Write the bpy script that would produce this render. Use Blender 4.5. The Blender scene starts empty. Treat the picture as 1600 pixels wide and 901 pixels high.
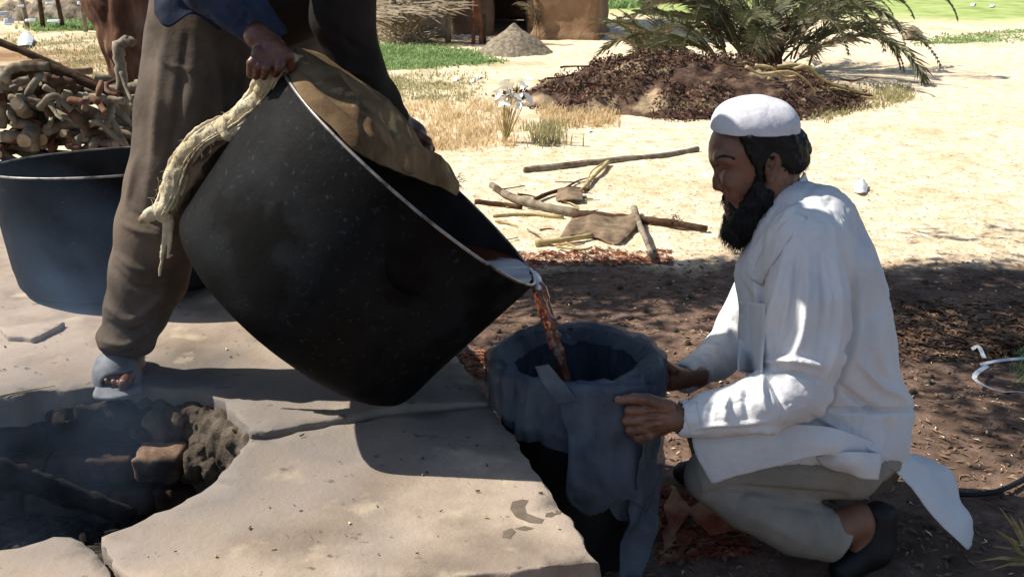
import bpy, math, random
from mathutils.bvhtree import BVHTree
import numpy as np
from mathutils import Vector, Matrix
from mathutils.geometry import delaunay_2d_cdt
random.seed(7); rng = np.random.default_rng(7)
sc = bpy.context.scene
R_ = math.radians
# ------------------------------------------------------------------ camera
FPX, CH, PITCH = 1700.0, 1.45, R_(18.5)
cam = bpy.data.objects.new('camera', bpy.data.cameras.new('camera'))
sc.collection.objects.link(cam); sc.camera = cam
cam.location = (0, 0, CH); cam.rotation_euler = (R_(90) - PITCH, 0, 0)
cam.data.sensor_width = 36; cam.data.lens = 36 * FPX / 1600; cam.data.clip_end = 3000
# ------------------------------------------------------------------ light
SUN_D = Vector((0.65, -0.115, -0.75)).normalized()      # travel direction of the light
w = bpy.data.worlds.new('World'); sc.world = w; w.use_nodes = True
nt = w.node_tree
sky = nt.nodes.new('ShaderNodeTexSky'); sky.sky_type = 'NISHITA'; sky.sun_disc = False
sky.sun_elevation = math.asin(-SUN_D.z)
sky.sun_rotation = math.atan2(-SUN_D.x, -SUN_D.y)
bg = nt.nodes['Background']; bg.inputs['Strength'].default_value = 0.085
nt.links.new(sky.outputs[0], bg.inputs[0])
sl = bpy.data.lights.new('sun', 'SUN'); sl.energy = 5.0; sl.angle = R_(0.5); sl.color = (1, 0.94, 0.84)
so = bpy.data.objects.new('sun', sl); sc.collection.objects.link(so)
so.rotation_euler = SUN_D.to_track_quat('-Z', 'Y').to_euler()
sc.view_settings.view_transform = 'Standard'; sc.view_settings.look = 'None'
sc.view_settings.exposure = 0.62; sc.view_settings.gamma = 1
# ------------------------------------------------------------------ projection helpers (modelling aid: pixel + distance -> world point)
Fv = np.array([0, math.cos(PITCH), -math.sin(PITCH)]); Uv = np.array([0, math.sin(PITCH), math.cos(PITCH)]); Rv = np.array([1., 0, 0])
def V(px, py, y=None, z=None):
    d = Fv + Rv * (px - 800) / FPX + Uv * (450.5 - py) / FPX
    t = (y / d[1]) if y is not None else (z - CH) / d[2]
    return np.array([0, 0, CH]) + t * d
def depth(p): return float((np.asarray(p) - [0, 0, CH]) @ Fv)
def S(p, r): return r * depth(p) / FPX
def pix(pts):
    v = pts - np.array([0, 0, CH]); t = v @ Fv
    return 800 + FPX * (v @ Rv) / t, 450.5 - FPX * (v @ Uv) / t
# ------------------------------------------------------------------ numpy noise
def _h(ix, iy, iz, s):
    n = (ix * 374761393 + iy * 668265263 + iz * 2147483647 + s * 1274126177) & 0xffffffff
    n = ((n ^ (n >> 13)) * 1274126177) & 0xffffffff
    n = ((n ^ (n >> 16)) * 2246822519) & 0xffffffff
    return ((n ^ (n >> 15)) & 0xffff) / 32767.5 - 1
def vnoise(p, s=0):
    p = np.asarray(p, float); i = np.floor(p).astype(np.int64); f = p - i; u = f * f * (3 - 2 * f)
    x, y, z = i[..., 0], i[..., 1], i[..., 2]; a, b, c = u[..., 0], u[..., 1], u[..., 2]
    L = lambda A, B, t: A + (B - A) * t
    return L(L(L(_h(x, y, z, s), _h(x+1, y, z, s), a), L(_h(x, y+1, z, s), _h(x+1, y+1, z, s), a), b),
             L(L(_h(x, y, z+1, s), _h(x+1, y, z+1, s), a), L(_h(x, y+1, z+1, s), _h(x+1, y+1, z+1, s), a), b), c)
def fbm(p, sc_=1., o=4, s=0):
    p = np.asarray(p, float) * sc_; r = 0; a = 1.
    for k in range(o): r = r + a * vnoise(p, s + k * 17); a *= .5; p = p * 2.03 + 11.3
    return r
# ------------------------------------------------------------------ objects
def link(name, me, mat=None, parent=None, **kw):
    o = bpy.data.objects.new(name, me); sc.collection.objects.link(o)
    if mat is not None and me is not None and not len(me.materials): me.materials.append(mat)
    if parent is not None: o.parent = parent
    for k, v in kw.items(): o[k] = v
    return o
def empty(name, label, cat, loc=(0, 0, 0), group=None):
    o = bpy.data.objects.new(name, None); sc.collection.objects.link(o); o.location = [float(c) for c in loc]
    o['label'] = label; o['category'] = cat
    o.empty_display_size = .05
    if group: o['group'] = group
    return o
def kids(o, root):      # geometry is written in world space: keep it there under a placed empty
    o.matrix_parent_inverse = Matrix.Translation(-Vector(root.location)); return o
def mesh(name, v, f, smooth=True, crisp=False):
    me = bpy.data.meshes.new(name)
    if isinstance(v, np.ndarray): v = v.tolist()
    me.from_pydata(v, [], f if isinstance(f, list) else f.tolist()); me.update()
    if smooth: me.polygons.foreach_set('use_smooth', [True] * len(me.polygons))
    return me
def part(name, me, mat, root, **kw):
    o = link(name, me, mat, root, **kw)
    if root is not None:
        loc = Vector((0, 0, 0)); r = root
        while r is not None: loc += r.location; r = r.parent
        o.matrix_parent_inverse = Matrix.Translation(-loc)
    return o
def copy_thing(o, loc, rot=None, scale=None, label=None):
    c = o.copy(); sc.collection.objects.link(c); c.location = loc
    if rot is not None: c.rotation_euler = rot
    if scale is not None: c.scale = (scale,) * 3
    if label: c['label'] = label
    for ch in o.children:
        d = ch.copy(); sc.collection.objects.link(d); d.parent = c
    return c
class MB:
    def __init__(s): s.v = []; s.f = []
    def add(s, v, f):
        n = len(s.v); s.v.extend([list(map(float, a)) for a in v]); s.f.extend([[i + n for i in q] for q in f])
    def me(s, name, smooth=False): return mesh(name, s.v, s.f, smooth)
def tube_geo(pts, rad, n=8, cap=True, flat=1., jit=0., seed=0):
    pts = [Vector(p) for p in pts]; v = []; f = []; rn = random.Random(seed)
    t0 = (pts[1] - pts[0]).normalized(); a = t0.orthogonal().normalized()
    for i, p in enumerate(pts):
        t = (pts[min(i+1, len(pts)-1)] - pts[max(i-1, 0)]).normalized()
        a = (a - t * a.dot(t)).normalized(); b = t.cross(a)
        for k in range(n):
            th = 2 * math.pi * k / n; r = rad[i] * (1 + jit * rn.uniform(-1, 1))
            v.append(p + a * math.cos(th) * r + b * math.sin(th) * r * flat)
    for i in range(len(pts) - 1):
        for k in range(n):
            k2 = (k + 1) % n; f.append([i*n+k, i*n+k2, (i+1)*n+k2, (i+1)*n+k])
    if cap: f.append(list(range(n))[::-1]); f.append([(len(pts)-1)*n+k for k in range(n)])
    return v, f
def spline(pts, m=8):
    P = [np.array(p, float) for p in pts]; P = [2*P[0]-P[1]] + P + [2*P[-1]-P[-2]]; out = []
    for i in range(1, len(P) - 2):
        for j in range(m):
            t = j / m
            out.append(.5*((2*P[i]) + (-P[i-1]+P[i+1])*t + (2*P[i-1]-5*P[i]+4*P[i+1]-P[i+2])*t*t + (-P[i-1]+3*P[i]-3*P[i+1]+P[i+2])*t**3))
    out.append(P[-2]); return out
def stick_geo(pts, r0, r1, n=8, m=5, jit=.08, seed=0, wob=.0):
    q = spline(pts, m); N = len(q); rn = random.Random(seed)
    q = [Vector(a) + Vector((rn.uniform(-wob, wob), rn.uniform(-wob, wob), rn.uniform(-wob, wob))) for a in q]
    return tube_geo(q, [(r0 + (r1 - r0) * i / (N-1)) * rn.uniform(.9, 1.12) for i in range(N)], n, True, 1, jit, seed)
def sheet(name, ctrl, nu=24, nv=24, th=.003, wr=0., wsc=20., seed=0, closed=False, fn=None):
    """cloth-like patch through a grid of control points, given real thickness"""
    C = np.array(ctrl, float)
    cols = [np.array(spline(list(C[:, j]), max(1, nu // (C.shape[0]-1)))) for j in range(C.shape[1])]
    G = np.stack(cols, 1); G = np.array([spline(list(r), max(1, nv // (C.shape[1]-1))) for r in G])
    du = np.gradient(G, axis=0); dv = np.gradient(G, axis=1); N = np.cross(du, dv); N /= np.linalg.norm(N, axis=2, keepdims=True) + 1e-9
    if wr: G = G + N * (fbm(G, wsc, 3, seed)[..., None] * wr)
    if fn is not None: G = fn(G, N)
    a, b = G.shape[:2]; top = G + N*th/2; bot = G - N*th/2; v = np.concatenate([top.reshape(-1, 3), bot.reshape(-1, 3)]); n = a*b; f = []
    for i in range(a-1):
        for j in range(b-1):
            q = [i*b+j, (i+1)*b+j, (i+1)*b+j+1, i*b+j+1]; f.append(q); f.append([k+n for k in q[::-1]])
    ring = [(i*b) for i in range(a)] + [(a-1)*b+j for j in range(1, b)] + [i*b+b-1 for i in range(a-2, -1, -1)] + [j for j in range(b-2, 0, -1)]
    for i in range(len(ring)):
        p, q = ring[i], ring[(i+1) % len(ring)]; f.append([p, p+n, q+n, q])
    return mesh(name, v, f, True)
# ------------------------------------------------------------------ implicit surfaces
def rotm(x=0, y=0, z=0):
    return np.array(Matrix.Rotation(R_(z), 3, 'Z') @ Matrix.Rotation(R_(y), 3, 'Y') @ Matrix.Rotation(R_(x), 3, 'X'))
class Sdf:
    def __init__(s): s.pr = []
    def cone(s, a, b, ra, rb, k=.01, op='u', fl=None):
        s.pr.append(('c', np.array(a, float), np.array(b, float), ra, rb, k, op)); return s
    def chain(s, pts, rs, k=.01, op='u'):
        for i in range(len(pts)-1): s.cone(pts[i], pts[i+1], rs[i], rs[i+1], k, op)
        return s
    def ell(s, c, r, rot=None, k=.01, op='u'):
        s.pr.append(('e', np.array(c, float), np.array(r, float), np.eye(3) if rot is None else rot, 0, k, op)); return s
    def box(s, c, r, rot=None, rd=.01, k=.01, op='u'):
        s.pr.append(('b', np.array(c, float), np.array(r, float), np.eye(3) if rot is None else rot, rd, k, op)); return s
    def xform(s, M, T):
        o = Sdf()
        for p in s.pr:
            if p[0] == 'c': o.pr.append(('c', M @ p[1] + T, M @ p[2] + T) + p[3:])
            else: o.pr.append((p[0], M @ p[1] + T, p[2], M @ p[3]) + p[4:])
        return o
    def bounds(s):
        lo = np.full(3, 1e9); hi = -lo
        for p in s.pr:
            if p[6] != 'u': continue
            if p[0] == 'c':
                m = max(p[3], p[4]); lo = np.minimum(lo, np.minimum(p[1], p[2]) - m); hi = np.maximum(hi, np.maximum(p[1], p[2]) + m)
            else:
                e = np.abs(p[3]) @ p[2]; lo = np.minimum(lo, p[1]-e); hi = np.maximum(hi, p[1]+e)
        return lo, hi
    def mesh(s, h=.005, lo=None, hi=None, disp=None, warp=None):
        l, g = s.bounds()
        lo = l - 3*h if lo is None else np.array(lo, float); hi = g + 3*h if hi is None else np.array(hi, float)
        n = np.ceil((hi-lo)/h).astype(int) + 1; ax = [lo[i] + h*np.arange(n[i]) for i in range(3)]
        f = np.full(n, .5, np.float32)
        for (t, A, B, C, D, k, op) in s.pr:
            mg = k + 3*h
            if t == 'c': m = max(C, D); a = np.minimum(A, B)-m-mg; b = np.maximum(A, B)+m+mg
            else: e = np.abs(C) @ B; a = A-e-mg; b = A+e+mg
            i0 = np.clip(np.floor((a-lo)/h).astype(int), 0, n); i1 = np.clip(np.ceil((b-lo)/h).astype(int)+1, 0, n)
            if (i1 <= i0).any(): continue
            X, Y, Z = np.meshgrid(ax[0][i0[0]:i1[0]], ax[1][i0[1]:i1[1]], ax[2][i0[2]:i1[2]], indexing='ij')
            if t == 'c':
                ba = B-A; L = ba@ba + 1e-12; px, py, pz = X-A[0], Y-A[1], Z-A[2]
                q = np.clip((px*ba[0]+py*ba[1]+pz*ba[2])/L, 0, 1)
                d = np.sqrt((px-q*ba[0])**2+(py-q*ba[1])**2+(pz-q*ba[2])**2) - (C+(D-C)*q)
            else:
                px, py, pz = X-A[0], Y-A[1], Z-A[2]
                lx = C[0,0]*px+C[1,0]*py+C[2,0]*pz; ly = C[0,1]*px+C[1,1]*py+C[2,1]*pz; lz = C[0,2]*px+C[1,2]*py+C[2,2]*pz
                if t == 'e':
                    k0 = np.sqrt((lx/B[0])**2+(ly/B[1])**2+(lz/B[2])**2); k1 = np.sqrt((lx/B[0]**2)**2+(ly/B[1]**2)**2+(lz/B[2]**2)**2)+1e-9
                    d = k0*(k0-1)/k1
                    d = np.where(k0 < .2, -min(B)*.8, d)
                else:
                    qx, qy, qz = np.abs(lx)-B[0]+D, np.abs(ly)-B[1]+D, np.abs(lz)-B[2]+D
                    d = np.sqrt(np.maximum(qx,0)**2+np.maximum(qy,0)**2+np.maximum(qz,0)**2)+np.minimum(np.maximum(qx,np.maximum(qy,qz)),0)-D
            sl_ = tuple(slice(i0[i], i1[i]) for i in range(3)); g0 = f[sl_]; kk = max(k, 1e-5)
            if op == 'u': hh = np.maximum(kk-np.abs(g0-d), 0)/kk; f[sl_] = np.minimum(g0, d) - hh*hh*kk*.25
            else: hh = np.maximum(kk-np.abs(g0+d), 0)/kk; f[sl_] = np.maximum(g0, -d) + hh*hh*kk*.25
        if warp is not None:
            near = np.abs(f) < 4*h
            I = np.argwhere(near); f[near] += warp(lo + I*h).astype(np.float32)
        return surf_net(f, lo, h, disp)
def surf_net(f, lo, h, disp=None):
    ins = f < 0
    c = np.zeros(tuple(np.array(f.shape)-1), np.int8)
    for dx in (0, 1):
        for dy in (0, 1):
            for dz in (0, 1): c += ins[dx:f.shape[0]-1+dx, dy:f.shape[1]-1+dy, dz:f.shape[2]-1+dz]
    act = (c > 0) & (c < 8); I = np.argwhere(act); idx = np.full(c.shape, -1, np.int64); idx[act] = np.arange(len(I))
    acc = np.zeros((len(I), 3)); cnt = np.zeros(len(I))
    for axn in range(3):
        o1, o2 = [(1, 2), (0, 2), (0, 1)][axn]
        for a in (0, 1):
            for b in (0, 1):
                p = I.copy(); p[:, o1] += a; p[:, o2] += b; q = p.copy(); q[:, axn] += 1
                v0 = f[p[:,0], p[:,1], p[:,2]]; v1 = f[q[:,0], q[:,1], q[:,2]]; m = (v0 < 0) != (v1 < 0)
                t = v0[m]/(v0[m]-v1[m]); pt = p[m].astype(float); pt[:, axn] += t; acc[m] += pt; cnt[m] += 1
    vv = lo + acc/np.maximum(cnt, 1)[:, None]*h
    F = []
    for axn in range(3):
        o1, o2 = [(1, 2), (2, 0), (0, 1)][axn]
        a = [slice(None)]*3; b = [slice(None)]*3; a[axn] = slice(0, -1); b[axn] = slice(1, None)
        E = np.argwhere(ins[tuple(a)] != ins[tuple(b)])
        m = (E[:, o1] > 0) & (E[:, o2] > 0) & (E[:, o1] < c.shape[o1]) & (E[:, o2] < c.shape[o2]); E = E[m]
        if not len(E): continue
        sg = ins[E[:,0], E[:,1], E[:,2]]
        def g(d1, d2):
            q = E.copy(); q[:, o1] -= d1; q[:, o2] -= d2; return idx[q[:,0], q[:,1], q[:,2]]
        Q = np.stack([g(1,1), g(0,1), g(0,0), g(1,0)], 1); Q[~sg] = Q[~sg][:, ::-1]; F.append(Q[(Q >= 0).all(1)])
    F = np.concatenate(F)
    # one relaxation pass, then normals
    for _ in range(1):
        s_ = np.zeros_like(vv); n_ = np.zeros(len(vv))
        for a_, b_ in ((0,1),(1,2),(2,3),(3,0)):
            np.add.at(s_, F[:,a_], vv[F[:,b_]]); np.add.at(s_, F[:,b_], vv[F[:,a_]]); np.add.at(n_, F[:,a_], 1); np.add.at(n_, F[:,b_], 1)
        vv = vv*.5 + .5*s_/np.maximum(n_, 1)[:, None]
    fn = np.cross(vv[F[:,2]]-vv[F[:,0]], vv[F[:,3]]-vv[F[:,1]]); N = np.zeros_like(vv)
    for k in range(4): np.add.at(N, F[:,k], fn)
    N /= np.linalg.norm(N, axis=1, keepdims=True)+1e-12
    if disp is not None: vv = vv + N*disp(vv, N)[:, None]
    return vv, F
def join(*ms):
    v = []; f = []; n = 0
    for a, b in ms: v.append(a); f.append(b+n); n += len(a)
    return np.concatenate(v), np.concatenate(f)
def folds(lines, base=None):
    """cloth folds: each line = (pixel polyline, half width px, height m); applied to the side that faces the viewer"""
    def fn(v, N):
        d = np.zeros(len(v)) if base is None else base(v, N)
        x, y = pix(v); fac = np.clip(-(N @ Fv)*3+.4, 0, 1)
        for pl, wd, amp in lines:
            best = np.full(len(v), 1e9); pl = spline([(a, b, 0) for a, b in pl], 4)
            tt = np.zeros(len(v)); M = len(pl)-1
            for i in range(M):
                a = pl[i][:2]; b = pl[i+1][:2]; ab = b-a; t = np.clip(((x-a[0])*ab[0]+(y-a[1])*ab[1])/(ab@ab+1e-9), 0, 1)
                q = (x-a[0]-t*ab[0])**2+(y-a[1]-t*ab[1])**2; mm = q < best; best = np.where(mm, q, best); tt = np.where(mm, (i+t)/M, tt)
            d = d + amp*np.exp(-best/wd**2)*fac*np.sin(np.clip(tt*.8+.1, 0, 1)*math.pi)
        return d
    return fn
# ------------------------------------------------------------------ materials
def lin(c):
    if isinstance(c, str): c = [int(c[i:i+2], 16)/255 for i in (0, 2, 4)]; return tuple((x/12.92 if x <= .04045 else ((x+.055)/1.055)**2.4) for x in c) + (1,)
    return tuple(c) + (1,) if len(c) == 3 else c
def mat(name, cols, scale=8., rough=.85, bump=.3, bscale=None, detail=6, spec=.3, metal=0., spots=None, streak=None, weave=0., obj=True, rrange=None, sub=0., bdist=.01, trans=0., stops=None):
    m = bpy.data.materials.new(name); m.use_nodes = True; t = m.node_tree; N = t.nodes; L = t.links
    b = N['Principled BSDF']; tc = N.new('ShaderNodeTexCoord'); src = tc.outputs['Object']
    mp = N.new('ShaderNodeMapping'); L.new(src, mp.inputs[0])
    if streak: mp.inputs['Scale'].default_value = streak
    n = N.new('ShaderNodeTexNoise'); n.inputs['Scale'].default_value = scale; n.inputs['Detail'].default_value = detail; n.inputs['Roughness'].default_value = .62
    L.new(mp.outputs[0], n.inputs[0])
    r = N.new('ShaderNodeValToRGB'); L.new(n.outputs[0], r.inputs[0]); el = r.color_ramp.elements
    k = len(cols); st = stops or [0.32 + .36*i/max(1, k-1) for i in range(k)]
    el[0].position = st[0]; el[0].color = lin(cols[0]); el[1].position = st[-1]; el[1].color = lin(cols[-1])
    for i in range(1, k-1): e = el.new(st[i]); e.color = lin(cols[i])
    col = r.outputs[0]
    for (sc2, c2, lo_, hi_) in (spots or []):
        n2 = N.new('ShaderNodeTexNoise'); n2.inputs['Scale'].default_value = sc2; n2.inputs['Detail'].default_value = 5; L.new(src, n2.inputs[0])
        mr = N.new('ShaderNodeMapRange'); mr.inputs[1].default_value = lo_; mr.inputs[2].default_value = hi_; L.new(n2.outputs[0], mr.inputs[0])
        mx = N.new('ShaderNodeMix'); mx.data_type = 'RGBA'; L.new(mr.outputs[0], mx.inputs[0]); L.new(col, mx.inputs[6]); mx.inputs[7].default_value = lin(c2); col = mx.outputs[2]
    L.new(col, b.inputs['Base Color'])
    b.inputs['Roughness'].default_value = rough; b.inputs['Specular IOR Level'].default_value = spec; b.inputs['Metallic'].default_value = metal
    if rrange:
        mr = N.new('ShaderNodeMapRange'); mr.inputs[3].default_value = rrange[0]; mr.inputs[4].default_value = rrange[1]; mr.inputs[1].default_value = .35; mr.inputs[2].default_value = .65; L.new(n.outputs[0], mr.inputs[0]); L.new(mr.outputs[0], b.inputs['Roughness'])
    if sub: b.inputs['Subsurface Weight'].default_value = sub; b.inputs['Subsurface Radius'].default_value = (.01, .004, .002); b.inputs['Subsurface Scale'].default_value = 1
    if trans: b.inputs['Transmission Weight'].default_value = trans
    if bump:
        bn = N.new('ShaderNodeTexNoise'); bn.inputs['Scale'].default_value = bscale or scale*3; bn.inputs['Detail'].default_value = 8; bn.inputs['Roughness'].default_value = .7; L.new(mp.outputs[0], bn.inputs[0])
        bp = N.new('ShaderNodeBump'); bp.inputs['Strength'].default_value = bump; bp.inputs['Distance'].default_value = bdist; L.new(bn.outputs[0], bp.inputs['Height']); L.new(bp.outputs[0], b.inputs['Normal'])
        if weave:
            wv = N.new('ShaderNodeTexWave'); wv.inputs['Scale'].default_value = weave; wv.inputs['Distortion'].default_value = 2; L.new(src, wv.inputs[0])
            b2 = N.new('ShaderNodeBump'); b2.inputs['Strength'].default_value = .25; b2.inputs['Distance'].default_value = .001; L.new(wv.outputs[0], b2.inputs['Height']); L.new(bp.outputs[0], b2.inputs['Normal']); L.new(b2.outputs[0], b.inputs['Normal'])
    return m
def translucent(m, col, f):
    t = m.node_tree; out = t.nodes['Material Output']; b = t.nodes['Principled BSDF']
    tr = t.nodes.new('ShaderNodeBsdfTranslucent'); tr.inputs[0].default_value = lin(col); mx = t.nodes.new('ShaderNodeMixShader'); mx.inputs[0].default_value = f
    t.links.new(b.outputs[0], mx.inputs[1]); t.links.new(tr.outputs[0], mx.inputs[2]); t.links.new(mx.outputs[0], out.inputs[0]); return m
M = {}
M['cement'] = mat('cement', ['86786a', 'a09080', 'b3a292'], 5, .9, .5, 60, 9, .2, spots=[(2.2, '6c6054', .52, .7), (26, '5e564c', .66, .72), (9, 'b8a890', .6, .75)], bdist=.006)
M['clay'] = mat('burnt_clay', ['3a342e', '5f554a', '83776a'], 14, .95, .9, 50, 9, .1, bdist=.02)
M['soot'] = mat('sooty_clay', ['14110f', '2a2420', '40372f'], 10, .95, .8, 40, 8, .1, bdist=.015)
M['brick'] = mat('fired_brick', ['5a4436', '7d6554', '96806e'], 22, .95, .7, 60, 8, .1, spots=[(8, '2c2622', .45, .62)], bdist=.006)
M['brickd'] = mat('sooty_brick', ['241c18', '3a2d27', '4b3b33'], 18, .95, .7, 60, 8, .1, bdist=.006)
M['pot'] = mat('soot_black_steel', ['020202', '050506', '0c0e10'], 3.5, .6, .6, 30, 9, .10, rrange=(.5, .85), spots=[(42, '2c3034', .68, .76), (1.8, '1a1e22', .5, .72), (90, '262a2e', .62, .7), (7, '050505', .5, .62)], bdist=.003)
M['potin'] = mat('pot_inside', ['1a1614', '2b2623', '3a3532'], 8, .6, .3, 40, 6, .3, bdist=.003)
M['rim'] = mat('worn_rim_steel', ['1c1a18', '8c8883', 'a8a49e'], 22, .38, .4, 60, 7, .5, .6, bdist=.001)
M['burlap'] = mat('strainer_cloth', ['5a4a36', '746047', '88735a'], 9, .95, .6, 160, 8, .1, spots=[(5, '4a3524', .55, .7), (14, 'b5a67c', .62, .75)], weave=220, bdist=.004)  # browned to the tone this cloth takes in shade
M['burlaplit'] = mat('strainer_cloth_lit', ['a08e70', 'bfb192', 'd0c6ac'], 12, .95, .6, 120, 8, .1, spots=[(9, '7a5634', .58, .68)], bdist=.005)  # sunlit tone of the same cloth, put into the colour
M['kurta'] = mat('white_cotton', ['cbcdd0', 'd8d9da', 'e0e0df'], 6, .9, .45, 34, 5, .15, weave=0, bdist=.006)
M['cap'] = mat('white_knit_cap', ['c9c9d2', 'd6d6dc'], 30, .92, .5, 220, 5, .1, bdist=.002)
M['trouser'] = mat('grey_cotton_trousers', ['807a70', '8e887d', '9a9489'], 7, .92, .45, 40, 5, .15, bdist=.006)
M['brown'] = mat('brown_trousers', ['40372f', '52483f', '645950'], 8, .9, .35, 60, 6, .15, spots=[(3, '746658', .55, .75)], bdist=.006)
M['dgrey'] = mat('dark_grey_brown_shirt', ['1d1a18', '282421', '34302b'], 8, .9, .35, 50, 6, .12, bdist=.006)
M['navy'] = mat('navy_shirt', ['1c2332', '283247', '37445c'], 8, .85, .35, 50, 6, .2, bdist=.006)
M['skin'] = mat('brown_skin', ['644434', '785340', '88624e'], 14, .42, .45, 150, 7, .5, sub=.08, spots=[(34, '4a3025', .58, .75), (7, '845c48', .55, .75)], bdist=.0015)
M['skind'] = mat('dark_skin', ['4a2c20', '5c392c', '6c4636'], 18, .38, .4, 110, 6, .5, sub=.05, bdist=.002)
M['hair'] = mat('black_hair', ['060505', '0c0a09', '12100e'], 40, .5, .6, 200, 6, .3, streak=(1, 1, .25), bdist=.003)
M['hairgrey'] = mat('greying_hair', ['1d1c1c', '3a3a3b', '55555a'], 90, .6, .5, 200, 6, .3, bdist=.002)
M['eye'] = mat('eye_white', ['6d625a', '7d7168'], 10, .2, 0, spec=.6)
M['lip'] = mat('lip_skin', ['3d1f1a', '4a2822'], 40, .45, .2, 150, 5, .4, bdist=.001)
M['nail'] = mat('fingernail', ['8a6152', '9a7262'], 10, .35, 0, spec=.5)
M['slipper'] = mat('grey_rubber', ['55585c', '6c7074', '82868a'], 18, .7, .3, 60, 5, .3, spots=[(9, '4b5056', .55, .7)], bdist=.002)
M['shoe'] = mat('black_shoe', ['08080a', '101012'], 10, .6, .2, 60, 4, .4, bdist=.002)
M['bark'] = mat('pale_bark', ['62574a', '857a6a', 'a29884'], 14, .95, .6, 50, 8, .1, streak=(1, 1, .3), spots=[(7, '4c3d30', .55, .68), (11, 'a8a088', .62, .72)], bdist=.004)
M['barkr'] = mat('reddish_bark', ['4a3328', '6b4c3d', '8c6c58'], 14, .95, .6, 50, 8, .1, streak=(1, 1, .3), spots=[(9, '9a8570', .6, .7)], bdist=.004)
M['barkd'] = mat('brown_bark', ['32251c', '4c3a2d', '614d3d'], 14, .95, .7, 50, 8, .1, spots=[(6, '70604e', .6, .7)], bdist=.006)
M['wood'] = mat('cut_wood', ['8a765e', 'a08c72', 'b09c84'], 40, .9, .3, 90, 6, .1, spots=[(6, '6a4c34', .55, .7)], bdist=.002)
M['char'] = mat('charred_wood', ['0d0b0a', '1b1715', '322c29'], 22, .9, .8, 60, 8, .2, bdist=.006)
M['straw'] = mat('dry_stalk', ['8c7a52', 'a8966a', 'c4b488'], 20, .85, .3, 60, 5, .2, bdist=.002)
M['greyleaf'] = mat('dry_grey_leaf', ['5a4a3c', '75634f', '8c7a62'], 16, .85, .4, 50, 6, .2, bdist=.004)
M['white'] = mat('white_plastic_scrap', ['c8ccd0', 'd8dcdf'], 12, .5, .3, 40, 4, .4, bdist=.004)
M['ash'] = mat('ash', ['1b1918', '35312e', '5a5550'], 30, 1, .7, 80, 8, .05, bdist=.01)
M['black'] = mat('black_rubber', ['0b0b0c', '151516'], 12, .6, .1, 50, 4, .4)
import time; _t0 = time.time()
def tick(n): print(n, round(time.time()-_t0, 1))
tick('helpers')
# ================================================================== GROUND
def graded(lo, hi, c, fine, grow):
    out = [c]; s = fine
    while out[-1] < hi: out.append(out[-1] + s); s *= grow
    a = [c]; s = fine
    while a[-1] > lo: a.append(a[-1] - s); s *= grow
    return np.array(a[:0:-1] + out)
gx = graded(-600, 600, .3, .022, 1.022); gy = graded(-40, 900, 3.2, .022, 1.02)
X, Y = np.meshgrid(gx, gy, indexing='ij'); G3 = np.stack([X, Y, X*0], -1)
amp = np.clip((np.hypot(X, Y-3) - 6)/30, 0, 1)
def ground_h(x, y):
    p = np.stack([np.asarray(x, float), np.asarray(y, float), np.zeros_like(np.asarray(x, float))], -1)
    a = np.clip((np.hypot(p[..., 0], p[..., 1]-3)-6)/30, 0, 1)
    return fbm(p, 1.1, 2, 3)*.014 + fbm(p, 5, 3, 5)*.008 + fbm(p, 22, 2, 9)*.0035*(a < .5) + a*fbm(p, .12, 3, 8)*.10
Z = ground_h(X, Y)
nx, ny = X.shape; ii = np.arange(nx*ny).reshape(nx, ny)
Fq = np.stack([ii[:-1, :-1], ii[1:, :-1], ii[1:, 1:], ii[:-1, 1:]], -1).reshape(-1, 4)
gm = bpy.data.materials.new('earth_and_dry_straw'); gm.use_nodes = True
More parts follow.
